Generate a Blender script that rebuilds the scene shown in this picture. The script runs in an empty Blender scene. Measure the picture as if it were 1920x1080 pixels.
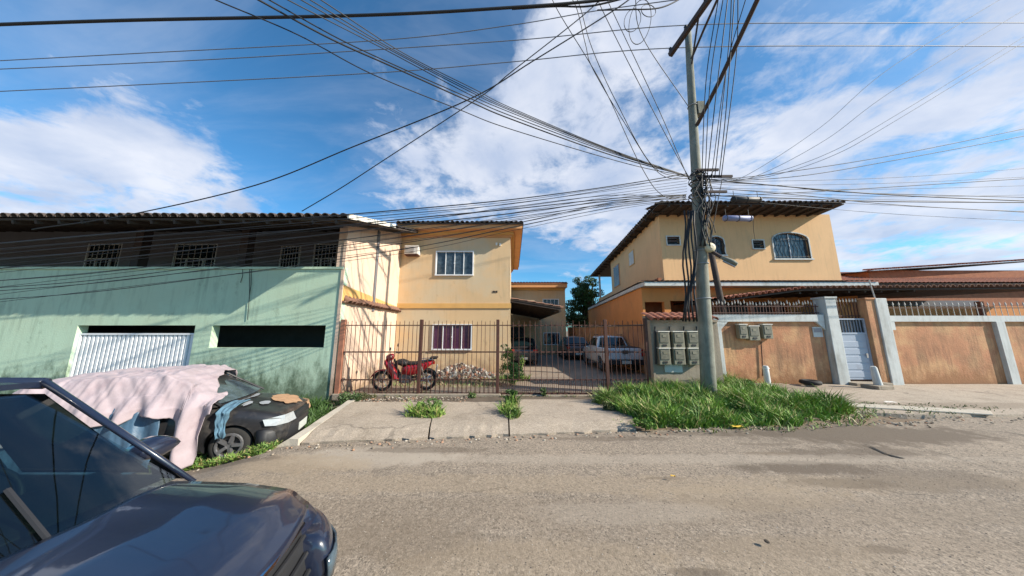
import bpy, bmesh, math, random
import numpy as np
from mathutils import Vector, Matrix, noise
random.seed(7)
rnd = random.random
R = math.radians
sc = bpy.context.scene
C = bpy.data.collections.new('place'); sc.collection.children.link(C)

# ------------------------------------------------------------------ camera
H = 1.9; F = 510.0; TH = math.atan(80/510.0)
cd = bpy.data.cameras.new('camera'); cam = bpy.data.objects.new('camera', cd); C.objects.link(cam)
cam.location = (0, 0, H); cam.rotation_euler = (math.pi/2 + TH, 0, 0)
cd.sensor_width = 36; cd.lens = F/1920*36; cd.clip_start = 0.05; cd.clip_end = 3000
sc.camera = cam
# ------------------------------------------------------------------ sun and sky
SUN = Vector((1, -0.31, 0.60)).normalized()          # towards the sun
sl = bpy.data.lights.new('sun', 'SUN'); so = bpy.data.objects.new('sun', sl); C.objects.link(so)
sl.energy = 4.6; sl.angle = R(0.5); sl.color = (1.0, 0.90, 0.76)
so.rotation_euler = SUN.to_track_quat('Z', 'Y').to_euler()
so.location = (10, -6, 12)
EXPOSURE = 0.80
sc.view_settings.view_transform = 'Standard'; sc.view_settings.look = 'None'
sc.view_settings.exposure = EXPOSURE; sc.view_settings.gamma = 1; sc.view_settings.use_curve_mapping = False
sc.cycles.max_bounces = 6; sc.cycles.diffuse_bounces = 3; sc.cycles.transparent_max_bounces = 6

c_, s_ = math.cos(TH), math.sin(TH)
def ray(x, y):
    u = (x-960)/F; v = (540-y)/F
    return Vector((u, c_-v*s_, s_+v*c_))
def P(x, y, Y):
    d = ray(x, y); t = Y/d.y
    return Vector((d.x*t, Y, H+d.z*t))
def G(x, y, z=0.0):
    d = ray(x, y); t = (z-H)/d.z
    return Vector((d.x*t, d.y*t, z))
def PX(x, y, Y): return P(x, y, Y).x
def PZ(y, Y, x=960): return P(x, y, Y).z
def lin(r, g, b):
    f = lambda c: (c/255/12.92) if c/255 <= 0.04045 else ((c/255+0.055)/1.055)**2.4
    return (f(r), f(g), f(b), 1)
def sm(a, b, x):
    t = min(1, max(0, (x-a)/(b-a))); return t*t*(3-2*t)

world = bpy.data.worlds.new('World'); sc.world = world; world.use_nodes = True
def build_world():
    nt = world.node_tree; N = nt.nodes; L = nt.links; N.clear()
    out = N.new('ShaderNodeOutputWorld'); bg = N.new('ShaderNodeBackground'); L.new(bg.outputs[0], out.inputs[0])
    sky = N.new('ShaderNodeTexSky'); sky.sky_type = 'NISHITA'; sky.sun_disc = False
    sky.sun_elevation = math.asin(SUN.z); sky.sun_rotation = math.atan2(SUN.x, SUN.y)
    sky.air_density = 1.0; sky.dust_density = 0.6; sky.ozone_density = 2.5
    bg.inputs['Strength'].default_value = 0.085
    tc = N.new('ShaderNodeTexCoord')
    def math_(op, a, b=None, clamp=False):
        n = N.new('ShaderNodeMath'); n.operation = op; n.use_clamp = clamp
        for i, v in enumerate((a, b)):
            if v is None: continue
            if isinstance(v, (int, float)): n.inputs[i].default_value = v
            else: L.new(v, n.inputs[i])
        return n.outputs[0]
    sep = N.new('ShaderNodeSeparateXYZ'); L.new(tc.outputs['Generated'], sep.inputs[0])
    zz = math_('ADD', math_('MAXIMUM', sep.outputs[2], 0.0), 0.22)
    cx = math_('DIVIDE', sep.outputs[0], zz); cy = math_('DIVIDE', sep.outputs[1], zz)
    comb = N.new('ShaderNodeCombineXYZ'); L.new(cx, comb.inputs[0]); L.new(cy, comb.inputs[1])
    def noise_(scale, detail, rough, dist=0, sy=1.0, off=(0,0,0), rot=0):
        m = N.new('ShaderNodeMapping'); L.new(comb.outputs[0], m.inputs[0])
        m.inputs['Scale'].default_value = (1, sy, 1); m.inputs['Location'].default_value = off
        m.inputs['Rotation'].default_value = (0, 0, rot)
        n = N.new('ShaderNodeTexNoise'); n.inputs['Scale'].default_value = scale; n.inputs['Detail'].default_value = detail
        n.inputs['Roughness'].default_value = rough; n.inputs['Distortion'].default_value = dist
        L.new(m.outputs[0], n.inputs['Vector']); return n.outputs['Fac']
    n1 = noise_(1.9, 9, 0.60, 0.25); n2 = noise_(5.2, 7, 0.62, 0.5, off=(3,1,0)); n3 = noise_(1.2, 6, 0.6, 0.6, 2.6, rot=0.7, off=(7,2,0))
    # cloud banks (direction, size, weight): lie in the sky as the photograph shows them
    lobes = [(290,365,.17,.50),(420,400,.14,.40),(180,400,.18,.4),(270,262,.08,.30),
             (1190,270,.24,.60),(1000,330,.22,.50),(860,350,.20,.40),(1090,180,.20,.40),(1090,60,.26,.40),(760,285,.15,.32),(720,170,.09,.30),(1230,80,.20,.50),(1330,250,.14,.4),
             (890,250,.14,.4),(640,330,.2,.12),(980,180,.10,.2),(1130,370,.22,.5),
             (1480,340,.22,.60),(1640,310,.22,.65),(1750,260,.28,.6),(1560,400,.3,.45),(1850,200,.3,.5),(1660,150,.10,.34),(1590,215,.12,.42),(1510,255,.08,.35),
             (1040,430,.10,.35),(60,380,.2,.4)]
    acc = None
    for (x, y, r, w) in lobes:
        d = ray(x, y).normalized()
        vd = N.new('ShaderNodeVectorMath'); vd.operation = 'DISTANCE'; L.new(tc.outputs['Generated'], vd.inputs[0]); vd.inputs[1].default_value = d
        q = math_('DIVIDE', vd.outputs['Value'], r); q = math_('MULTIPLY', q, q); q = math_('MULTIPLY', q, -1.0)
        e = math_('MULTIPLY', math_('EXPONENT', q), w)
        acc = e if acc is None else math_('ADD', acc, e)
    acc = math_('MINIMUM', acc, 0.85)
    # clear patches
    for (x, y, r, w) in [(480,345,.14,.25),(1560,60,.4,.30),(1000,470,.10,.45),(360,150,.3,.15),(890,110,.14,.30),(560,200,.2,.15),(1640,470,.05,.1)]:
        d = ray(x, y).normalized()
        vd = N.new('ShaderNodeVectorMath'); vd.operation = 'DISTANCE'; L.new(tc.outputs['Generated'], vd.inputs[0]); vd.inputs[1].default_value = d
        q = math_('DIVIDE', vd.outputs['Value'], r); q = math_('MULTIPLY', q, q); q = math_('MULTIPLY', q, -1.0)
        acc = math_('SUBTRACT', acc, math_('MULTIPLY', math_('EXPONENT', q), w))
    n5 = noise_(15.0, 6, 0.65, 0.3, off=(2,8,0))
    f = math_('ADD', math_('MULTIPLY', n1, 1.25), math_('MULTIPLY', n2, 0.85)); f = math_('ADD', f, math_('MULTIPLY', n5, 0.30))
    f = math_('ADD', f, math_('MULTIPLY', acc, 0.56))
    mr = N.new('ShaderNodeMapRange'); mr.interpolation_type = 'SMOOTHSTEP'; L.new(f, mr.inputs[0])
    mr.inputs[1].default_value = 1.29; mr.inputs[2].default_value = 1.66
    # thin veil
    mv = N.new('ShaderNodeMapRange'); mv.interpolation_type = 'SMOOTHSTEP'; L.new(n3, mv.inputs[0])
    mv.inputs[1].default_value = 0.34; mv.inputs[2].default_value = 0.74; mv.inputs[4].default_value = 0.30
    fac = math_('MAXIMUM', mr.outputs[0], mv.outputs[0])
    # cloud tone
    shade = N.new('ShaderNodeMapRange'); L.new(f, shade.inputs[0]); shade.inputs[1].default_value = 1.35; shade.inputs[2].default_value = 1.75
    cr = N.new('ShaderNodeMix'); cr.data_type = 'RGBA'
    n4 = noise_(3.1, 6, 0.55, 0.2, off=(1,5,0)); m4 = N.new('ShaderNodeMapRange'); L.new(n4, m4.inputs[0]); m4.inputs[1].default_value = .35; m4.inputs[2].default_value = .68
    L.new(m4.outputs[0], cr.inputs['Factor'])
    cr.inputs['A'].default_value = (3.7, 4.35, 5.7, 1); cr.inputs['B'].default_value = (6.1, 6.3, 6.9, 1)
    tint = N.new('ShaderNodeMix'); tint.data_type = 'RGBA'; tint.blend_type = 'MULTIPLY'; tint.inputs['Factor'].default_value = 1
    L.new(sky.outputs[0], tint.inputs['A']); tint.inputs['B'].default_value = (0.50, 1.04, 1.28, 1)
    mx = N.new('ShaderNodeMix'); mx.data_type = 'RGBA'
    L.new(math_('MULTIPLY', fac, 0.93), mx.inputs['Factor']); L.new(tint.outputs['Result'], mx.inputs['A']); L.new(cr.outputs['Result'], mx.inputs['B'])
    L.new(mx.outputs['Result'], bg.inputs['Color'])
build_world()

# ------------------------------------------------------------------ materials
M = {}
def mat(name, col, rough=0.85, metal=0.0, var=0.12, scale=3.0, dirt=None, damt=0.0, dscale=1.5, streak=1.0, bump=0.0, bscale=40.0,
        col2=None, c2scale=0.6, c2lo=.45, c2hi=.6, coat=0.0, spec=None, trans=0.0, lowdirt=None, attr=False, sheen=0.0, backscatter=False, speck=0.0, drip=None, crack=0.0, agg=0.0):
    m = bpy.data.materials.new(name); m.use_nodes = True; nt = m.node_tree; N = nt.nodes; L = nt.links
    b = N['Principled BSDF']; b.inputs['Roughness'].default_value = rough; b.inputs['Metallic'].default_value = metal
    if coat: b.inputs['Coat Weight'].default_value = coat; b.inputs['Coat Roughness'].default_value = 0.04
    if spec is not None: b.inputs['Specular IOR Level'].default_value = spec
    if trans: b.inputs['Transmission Weight'].default_value = trans
    if sheen: b.inputs['Sheen Weight'].default_value = sheen
    tc = N.new('ShaderNodeTexCoord')
    def nz(scale, detail=5, rough_=0.6, st=1.0):
        mp = N.new('ShaderNodeMapping'); mp.inputs['Scale'].default_value = (1, 1, 1/st); L.new(tc.outputs['Object'], mp.inputs[0])
        n = N.new('ShaderNodeTexNoise'); n.inputs['Scale'].default_value = scale; n.inputs['Detail'].default_value = detail
        n.inputs['Roughness'].default_value = rough_; L.new(mp.outputs[0], n.inputs['Vector']); return n.outputs['Fac']
    def mr(x, a, b_, c=0, d=1):
        n = N.new('ShaderNodeMapRange'); L.new(x, n.inputs[0]); n.inputs[1].default_value = a; n.inputs[2].default_value = b_
        n.inputs[3].default_value = c; n.inputs[4].default_value = d; return n.outputs[0]
    def mixc(f, a, b_):
        n = N.new('ShaderNodeMix'); n.data_type = 'RGBA'
        if isinstance(f, float): n.inputs['Factor'].default_value = f
        else: L.new(f, n.inputs['Factor'])
        for k, v in (('A', a), ('B', b_)):
            if isinstance(v, tuple): n.inputs[k].default_value = v
            else: L.new(v, n.inputs[k])
        return n.outputs['Result']
    col = tuple(col[:3])+(1,)
    base = col
    if attr:
        a = N.new('ShaderNodeAttribute'); a.attribute_name = 'tone'; base = a.outputs['Color']
    else:
        dk = tuple(c*(1-var) for c in col[:3])+(1,); lt = tuple(min(.9, c*(1+var)) for c in col[:3])+(1,)
        if var > 0: base = mixc(mr(nz(scale), .3, .7), dk, lt)
    if col2: base = mixc(mr(nz(c2scale, 6, .62), c2lo, c2hi), base, tuple(col2[:3])+(1,))
    if dirt: base = mixc(mr(nz(dscale, 8, .68, streak), .60-.25*damt, .80-.1*damt, 0, min(1, .5+damt)), base, tuple(dirt[:3])+(1,))
    if agg:           # single stones showing in the worn surface
        for sc_, am in ((46, agg), (95, agg*.8)):
            vo = N.new('ShaderNodeTexVoronoi'); vo.inputs['Scale'].default_value = sc_; L.new(tc.outputs['Object'], vo.inputs['Vector'])
            sp_ = N.new('ShaderNodeSeparateColor'); L.new(vo.outputs['Color'], sp_.inputs[0])
            base = mixc(mr(sp_.outputs[0], .62, .95, 0, am), base, tuple(c*.45 for c in col[:3])+(1,)); base = mixc(mr(sp_.outputs[1], .70, .98, 0, am), base, tuple(min(.9, c*1.75) for c in col[:3])+(1,))
    if drip:          # (amount, colour): thin rain streaks running down
        dn = N.new('ShaderNodeMath'); dn.operation = 'MULTIPLY'; L.new(mr(nz(9, 6, .6, 16), .48, .66), dn.inputs[0]); L.new(mr(nz(1.1, 4, .6, 1.6), .42, .62), dn.inputs[1])
        base = mixc(mr(dn.outputs[0], 0, 1, 0, drip[0]), base, tuple(drip[1])+(1,))
        base = mixc(mr(nz(24, 5, .7), .60, .72, 0, drip[0]*.6), base, tuple(drip[1])+(1,))
    if crack:
        mp = N.new('ShaderNodeMapping'); L.new(tc.outputs['Object'], mp.inputs[0])
        nd = N.new('ShaderNodeTexNoise'); nd.inputs['Scale'].default_value = 2.2; nd.inputs['Detail'].default_value = 7; L.new(mp.outputs[0], nd.inputs['Vector'])
        va = N.new('ShaderNodeVectorMath'); va.operation = 'MULTIPLY_ADD'; L.new(nd.outputs['Color'], va.inputs[0]); va.inputs[1].default_value = (.9, .9, 0); L.new(tc.outputs['Object'], va.inputs[2])
        vo = N.new('ShaderNodeTexVoronoi'); vo.feature = 'DISTANCE_TO_EDGE'; vo.inputs['Scale'].default_value = .42; L.new(va.outputs[0], vo.inputs['Vector'])
        ck = N.new('ShaderNodeMath'); ck.operation = 'MULTIPLY'; L.new(mr(vo.outputs['Distance'], .003, .012, 1, 0), ck.inputs[0]); L.new(mr(nz(.5, 3, .6), .45, .6), ck.inputs[1])
        base = mixc(mr(ck.outputs[0], 0, 1, 0, crack), base, tuple(c*.25 for c in col[:3])+(1,))
    if speck:
        base = mixc(mr(nz(20, 3, .7), .58, .70, 0, speck*.55), base, tuple(c*.55 for c in col[:3])+(1,))
        base = mixc(mr(nz(38, 3, .7), .59, .68, 0, speck), base, tuple(c*.35 for c in col[:3])+(1,))
        base = mixc(mr(nz(55, 3, .7), .60, .70, 0, speck*.8), base, tuple(min(.9, c*1.7) for c in col[:3])+(1,))
    if lowdirt:       # (z0, z1, colour): mould climbing from the foot of a wall, ragged upper edge
        z0, z1, lc = lowdirt
        s = N.new('ShaderNodeSeparateXYZ'); L.new(tc.outputs['Object'], s.inputs[0])
        h = mr(s.outputs[2], z0, z1, .42, 0.0); q = N.new('ShaderNodeMath'); q.operation = 'ADD'; L.new(h, q.inputs[0]); L.new(nz(3.5, 8, .7, 1.8), q.inputs[1])
        base = mixc(mr(q.outputs[0], .60, .86, 0, .9), base, tuple(lc[:3])+(1,))
    if isinstance(base, tuple): b.inputs['Base Color'].default_value = base
    else: L.new(base, b.inputs['Base Color'])
    if bump:
        bp = N.new('ShaderNodeBump'); bp.inputs['Strength'].default_value = bump; bp.inputs['Distance'].default_value = 0.02
        bp.inputs['Distance'].default_value = min(.02, .6/bscale); L.new(nz(bscale, 4, .65), bp.inputs['Height']); L.new(bp.outputs[0], b.inputs['Normal'])
    M[name] = m; return m
mat('green_paint', (.455,.605,.455), .8, drip=(.35,(.12,.17,.12)), var=.05, scale=1.2, dirt=(.17,.22,.17), damt=.16, dscale=1.6, streak=3.5, bump=.25, bscale=25, lowdirt=(-.3,1.5,(.07,.11,.06)), col2=(.45,.57,.42), c2scale=.5)
mat('cream_paint', (.66,.485,.37), .85, drip=(.45,(.33,.24,.17)), var=.05, scale=1.5, dirt=(.45,.34,.22), damt=.12, dscale=2.2, streak=3, bump=.25, bscale=30, lowdirt=(-.1,1.0,(.25,.17,.10)))
mat('amber_band', (.62,.36,.12), .85, var=.07, scale=2, bump=.2)
mat('yellow_paint', (.62,.435,.245), .85, drip=(.28,(.34,.25,.15)), var=.05, scale=1.0, dirt=(.42,.33,.20), damt=.10, dscale=1.8, streak=3, bump=.25, bscale=30, lowdirt=(-.1,.9,(.35,.24,.14)), col2=(.56,.45,.30), c2scale=.45)
mat('orange_trim', (.62,.30,.12), .8, var=.08, scale=2)
mat('pale_orange', (.72,.445,.22), .85, drip=(.30,(.36,.24,.13)), var=.05, scale=1.0, dirt=(.40,.30,.18), damt=.10, dscale=1.6, streak=4, bump=.25, bscale=30)
mat('deep_orange', (.66,.27,.08), .85, var=.09, scale=1.0, dirt=(.36,.18,.08), damt=.15, dscale=1.5, streak=2, bump=.3)
mat('wall_orange', (.48,.225,.115), .9, drip=(.65,(.15,.085,.05)), var=.18, scale=1.3, dirt=(.22,.13,.07), damt=.42, dscale=1.6, streak=2.2, bump=.6, bscale=18, lowdirt=(0,.9,(.30,.14,.06)), col2=(.56,.32,.16), c2scale=1.1)
mat('cement', (.33,.275,.21), .92, drip=(.5,(.13,.11,.08)), var=.15, scale=2, dirt=(.15,.12,.09), damt=.3, dscale=2, bump=.5, bscale=25)
mat('white_plaster', (.56,.58,.56), .85, drip=(.5,(.22,.21,.18)), var=.08, dirt=(.28,.27,.23), damt=.3, dscale=2.5, streak=2.5, bump=.2)
mat('white_metal', (.72,.74,.76), .45, var=.04, dirt=(.4,.38,.34), damt=.1)
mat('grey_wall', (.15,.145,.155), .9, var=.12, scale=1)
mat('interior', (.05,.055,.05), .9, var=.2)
mat('tile_brown', (.20,.105,.07), .9, var=.3, scale=5, dirt=(.04,.035,.03), damt=.45, dscale=2.5, bump=.3)
mat('tile_red', (.33,.12,.07), .9, var=.3, scale=5, dirt=(.07,.05,.04), damt=.35, dscale=3, bump=.3)
mat('tile_dark', (.085,.065,.055), .9, var=.35, scale=6, bump=.3)
mat('wood_dark', (.048,.034,.027), .85, var=.3, scale=8, bump=.3)
mat('barge_white', (.74,.70,.62), .8, var=.1)
mat('rust_iron', (.080,.030,.020), .75, var=.3, scale=9, dirt=(.06,.03,.02), damt=.3, dscale=5, bump=.2)
mat('rust_light', (.36,.15,.09), .8, var=.25, scale=6)
mat('glass_blue', (.055,.075,.09), .12, var=.5, scale=7, spec=.6)
mat('glass_dark', (.008,.018,.022), .05, spec=.8, var=0)
mat('curtain', (.07,.02,.05), .25, var=.25, scale=9, spec=.6)
mat('iron_black', (.02,.02,.022), .6, var=.1)
mat('concrete_pole', (.215,.218,.18), .9, var=.25, scale=2.5, drip=(.5,(.09,.09,.07)), dirt=(.08,.085,.06), damt=.42, dscale=4, streak=5, bump=.4, bscale=30)
mat('rust_beam', (.06,.04,.035), .8, var=.2)
mat('cable', (.012,.013,.016), .6, var=0)
mat('cable_grey', (.16,.18,.22), .6, var=0)
mat('splice_blue', (.19,.21,.36), .5, var=.1)
mat('box_cream', (.58,.52,.36), .6, var=.1)
mat('road', (.258,.210,.160), .95, var=.10, scale=.9, dirt=(.150,.12,.09), damt=.30, dscale=.8, bump=.7, bscale=85, col2=(.31,.25,.188), c2scale=.28, speck=.8, crack=.6, agg=.75)
mat('soil', (.20,.145,.095), .95, var=.2, scale=2, dirt=(.09,.07,.045), damt=.4, bump=.8, bscale=20, speck=.4)
mat('slab', (.38,.315,.245), .93, crack=.7, var=.08, scale=1.2, dirt=(.20,.16,.115), damt=.42, dscale=1.6, bump=.5, bscale=45, speck=.6, agg=.35)
mat('slab_pale', (.50,.45,.37), .93, var=.08, scale=2, dirt=(.25,.21,.16), damt=.25, dscale=2.5, bump=.4, bscale=40, speck=.2)
mat('driveway', (.27,.215,.165), .93, var=.12, scale=1, dirt=(.13,.10,.075), damt=.35, dscale=.9, bump=.5, bscale=30, speck=.3)
mat('dirt_dark', (.125,.095,.068), .95, var=.2, scale=3, bump=.8, bscale=30, speck=.5)
mat('oil_stain', (.14,.105,.075), .9, var=.2, scale=3, bump=.6, bscale=40, speck=.5)
mat('patch_tan', (.37,.29,.20), .93, var=.12, scale=1.4, bump=.5, bscale=45, speck=.35)
mat('leaf', (.1,.2,.05), .6, attr=True, var=0)
mat('bark', (.10,.07,.045), .9, var=.3, bump=.5)
mat('rubble', (.42,.36,.30), .95, attr=True, var=0, bump=.4)
mat('paint_navy', (.012,.017,.036), .30, var=.1, coat=.9, spec=.5, dirt=(.05,.05,.055), damt=.05, dscale=5)
mat('paint_black', (.018,.018,.020), .38, var=.3, dirt=(.10,.09,.08), damt=.42, dscale=3.5, coat=.25, speck=.3)
mat('paint_white', (.62,.63,.64), .3, var=.03, coat=.6)
mat('paint_dark', (.03,.03,.035), .3, var=0, coat=.6)
mat('paint_rose', (.13,.07,.055), .35, var=.05, coat=.5)
mat('plastic_black', (.02,.02,.022), .55, var=.1)
mat('tyre', (.022,.021,.020), .9, var=.2, bump=.2)
mat('rim', (.20,.20,.21), .4, metal=.6, var=.15, dirt=(.08,.07,.06), damt=.3, dscale=6)
mat('chrome', (.7,.72,.75), .12, metal=1, var=0)
mat('lamp_glass', (.33,.35,.36), .12, var=.1, scale=20, spec=.8)
mat('lamp_red', (.35,.015,.01), .2, var=0)
mat('red_paint', (.42,.012,.018), .28, var=.05, coat=.7)
mat('seat_black', (.035,.03,.027), .6, var=.1)
mat('seat_side', (.25,.2,.15), .7, var=.1)
mat('primer', (.38,.23,.13), .8, var=.2, scale=8, dirt=(.3,.16,.08), damt=.3, dscale=9)
mat('bare_metal', (.30,.32,.34), .6, var=.2, scale=8)
mat('plate_grey', (.52,.54,.50), .5, var=.05)
mat('pink_cloth', (.36,.295,.315), .95, var=.12, scale=4, dirt=(.26,.19,.21), damt=.30, dscale=3, sheen=.1, bump=.25, bscale=60)
mat('blue_tarp', (.05,.10,.16), .45, var=.25, scale=4, bump=.2, bscale=20)
mat('blue_rag', (.09,.18,.25), .9, var=.35, scale=9, dirt=(.05,.08,.1), damt=.3, dscale=6)
mat('purple_rag', (.06,.05,.16), .85, var=.2, scale=6)
mat('cardboard', (.36,.28,.20), .9, var=.12)
mat('meter_shell', (.235,.22,.16), .6, var=.12, scale=8, dirt=(.12,.11,.07), damt=.3, dscale=5)
mat('meter_face', (.17,.16,.12), .5, var=.25, scale=10)
mat('blue_door', (.34,.39,.47), .5, var=.06, scale=2, dirt=(.18,.18,.2), damt=.25, dscale=2)
mat('ac_white', (.66,.62,.56), .6, var=.05)
mat('ac_grille', (.30,.28,.30), .6, var=.1)
mat('brick_red', (.33,.12,.055), .9, var=.2, scale=4, bump=.3)
mat('spike_paint', (.50,.47,.42), .6, var=.15)
mat('rubber_black', (.02,.018,.018), .8, var=.1)
mat('litter_yellow', (.7,.45,.06), .6, var=.1)
mat('litter_white', (.75,.73,.68), .6, var=.1)

def thin_glass(name, tint, refl):
    m = bpy.data.materials.new(name); m.use_nodes = True; N = m.node_tree.nodes; L = m.node_tree.links; N.clear()
    o = N.new('ShaderNodeOutputMaterial'); t = N.new('ShaderNodeBsdfTransparent'); t.inputs[0].default_value = tint+(1,); g = N.new('ShaderNodeBsdfGlossy'); g.inputs['Roughness'].default_value = .02
    f = N.new('ShaderNodeFresnel'); f.inputs[0].default_value = 1.5; a = N.new('ShaderNodeMath'); a.operation = 'MULTIPLY_ADD'; a.use_clamp = True; L.new(f.outputs[0], a.inputs[0]); a.inputs[1].default_value = 1.6; a.inputs[2].default_value = refl
    mx = N.new('ShaderNodeMixShader'); L.new(a.outputs[0], mx.inputs[0]); L.new(t.outputs[0], mx.inputs[1]); L.new(g.outputs[0], mx.inputs[2]); L.new(mx.outputs[0], o.inputs[0]); M[name] = m
thin_glass('clear_glass', (.50, .60, .58), .04)
mat('seat_cloth', (.05,.05,.055), .9, var=.3, scale=14, bump=.2)

# ------------------------------------------------------------------ object helpers
def tag(o, label=None, cat=None, group=None, kind=None):
    if label: o['label'] = label
    if cat: o['category'] = cat
    if group: o['group'] = group
    if kind: o['kind'] = kind
    return o
def thing(name, label, cat, loc=(0,0,0), rz=0.0, group=None):
    o = bpy.data.objects.new(name, None); C.objects.link(o); o.empty_display_size = .2
    o.location = loc; o.rotation_euler = (0, 0, rz); tag(o, label, cat, group); return o
def worldmat(o): return Matrix.Translation(o.location) @ o.rotation_euler.to_matrix().to_4x4()
def link(name, me, parent=None, local=False, m=None):
    o = bpy.data.objects.new(name, me); C.objects.link(o)
    if m and not me.materials: me.materials.append(M[m])
    if parent:
        o.parent = parent
        if not local:
            q = parent; mm = Matrix.Identity(4)
            while q is not None:
                mm = worldmat(q) @ q.matrix_parent_inverse.copy() if False else (worldmat(q) @ mm if q.parent is None else mm)
                q = q.parent
            if parent.parent is None: o.matrix_parent_inverse = mm.inverted()
    return o
class MB:
    def __init__(s): s.v = []; s.f = []
    def add(s, vs, fs):
        n = len(s.v); s.v += [tuple(v) for v in vs]; s.f += [tuple(n+i for i in f) for f in fs]; return s
    def box(s, x0, x1, y0, y1, z0, z1):
        return s.add([(x0,y0,z0),(x1,y0,z0),(x1,y1,z0),(x0,y1,z0),(x0,y0,z1),(x1,y0,z1),(x1,y1,z1),(x0,y1,z1)],
                     [(0,3,2,1),(4,5,6,7),(0,1,5,4),(1,2,6,5),(2,3,7,6),(3,0,4,7)])
    def obox(s, c, ax, ay, az):      # centre and three half vectors
        c = Vector(c); ax = Vector(ax); ay = Vector(ay); az = Vector(az)
        vs = [c+a*ax+b*ay+d*az for d in (-1,1) for (a,b) in ((-1,-1),(1,-1),(1,1),(-1,1))]
        return s.add(vs, [(0,3,2,1),(4,5,6,7),(0,1,5,4),(1,2,6,5),(2,3,7,6),(3,0,4,7)])
    def beam(s, a, b, w, h=None):
        a = Vector(a); b = Vector(b); h = h or w; d = (b-a); L = d.length; d.normalize()
        up = Vector((0,0,1)) if abs(d.z) < .95 else Vector((0,1,0))
        x = d.cross(up).normalized(); z = x.cross(d).normalized()
        return s.obox((a+b)/2, d*L/2, x*w/2, z*h/2)
    def tube(s, pts, r, n=8, cap=True):
        pts = [Vector(p) for p in pts]; rs = r if isinstance(r, (list, tuple)) else [r]*len(pts)
        n0 = len(s.v); ref = None
        for i, p in enumerate(pts):
            t = (pts[min(i+1, len(pts)-1)]-pts[max(i-1, 0)]).normalized()
            if ref is None: ref = Vector((0,0,1)) if abs(t.z) < .9 else Vector((1,0,0))
            x = t.cross(ref)
            if x.length < 1e-4: x = t.orthogonal()
            x.normalize(); y = x.cross(t).normalized(); ref = y
            for k in range(n):
                a = 2*math.pi*k/n; s.v.append(tuple(p+x*math.cos(a)*rs[i]+y*math.sin(a)*rs[i]))
        for i in range(len(pts)-1):
            for k in range(n):
                k2 = (k+1) % n; s.f.append((n0+i*n+k, n0+i*n+k2, n0+(i+1)*n+k2, n0+(i+1)*n+k))
        if cap:
            s.f.append(tuple(n0+k for k in range(n))[::-1]); s.f.append(tuple(n0+(len(pts)-1)*n+k for k in range(n)))
        return s
    def cyl(s, a, b, r, n=16): return s.tube([a, b], r, n)
    def torus(s, c, R_, r, axis='y', n=28, m=8, sq=1.0):
        n0 = len(s.v); c = Vector(c)
        for i in range(n):
            A = 2*math.pi*i/n
            for k in range(m):
                B = 2*math.pi*k/m; rr = R_+r*math.cos(B); h = r*sq*math.sin(B)
                if axis == 'y': v = Vector((rr*math.cos(A), h, rr*math.sin(A)))
                elif axis == 'x': v = Vector((h, rr*math.cos(A), rr*math.sin(A)))
                else: v = Vector((rr*math.cos(A), rr*math.sin(A), h))
                s.v.append(tuple(c+v))
        for i in range(n):
            for k in range(m):
                i2 = (i+1) % n; k2 = (k+1) % m
                s.f.append((n0+i*m+k, n0+i2*m+k, n0+i2*m+k2, n0+i*m+k2))
        return s
    def prism(s, poly, d0, d1, axis='z'):
        n = len(poly)
        def V(p, d): return (p[0], p[1], d) if axis == 'z' else ((p[0], d, p[1]) if axis == 'y' else (d, p[0], p[1]))
        vs = [V(p, d0) for p in poly]+[V(p, d1) for p in poly]
        return s.add(vs, [tuple(range(n))[::-1], tuple(range(n, 2*n))]+[(i, (i+1) % n, n+(i+1) % n, n+i) for i in range(n)])
    def loft(s, rings, close=True, cap=True):
        n = len(rings[0]); n0 = len(s.v)
        for r in rings: s.v += [tuple(p) for p in r]
        for i in range(len(rings)-1):
            for k in range(n if close else n-1):
                k2 = (k+1) % n; s.f.append((n0+i*n+k, n0+i*n+k2, n0+(i+1)*n+k2, n0+(i+1)*n+k))
        if cap and close:
            s.f.append(tuple(n0+k for k in range(n))[::-1]); s.f.append(tuple(n0+(len(rings)-1)*n+k for k in range(n)))
        return s
    def mesh(s, name, m=None, smooth=False):
        me = bpy.data.meshes.new(name); me.from_pydata(s.v, [], s.f); me.validate()
        bm = bmesh.new(); bm.from_mesh(me); bmesh.ops.recalc_face_normals(bm, faces=bm.faces); bm.to_mesh(me); bm.free()
        if m: me.materials.append(M[m])
        if smooth:
            for p in me.polygons: p.use_smooth = True
        me.update(); return me
    def build(s, name, m, parent=None, local=False, smooth=False, bevel=0, kind=None, label=None, autosm=False):
        me = s.mesh(name, m, smooth or autosm)
        if autosm:
            try: me.set_sharp_from_angle(angle=R(35))
            except Exception: pass
        o = link(name, me, parent, local)
        if bevel:
            b = o.modifiers.new('bevel', 'BEVEL'); b.width = bevel; b.segments = 2; b.limit_method = 'ANGLE'
        if kind: o['kind'] = kind
        if label: o['label'] = label
        return o
def structure(name, mb, m, **k): o = mb.build(name, m, **k); o['kind'] = 'structure'; return o
def bake(o):
    dg = bpy.context.evaluated_depsgraph_get(); dg.update()
    me = bpy.data.meshes.new_from_object(o.evaluated_get(dg)); o.modifiers.clear(); o.data = me; return o
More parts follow.
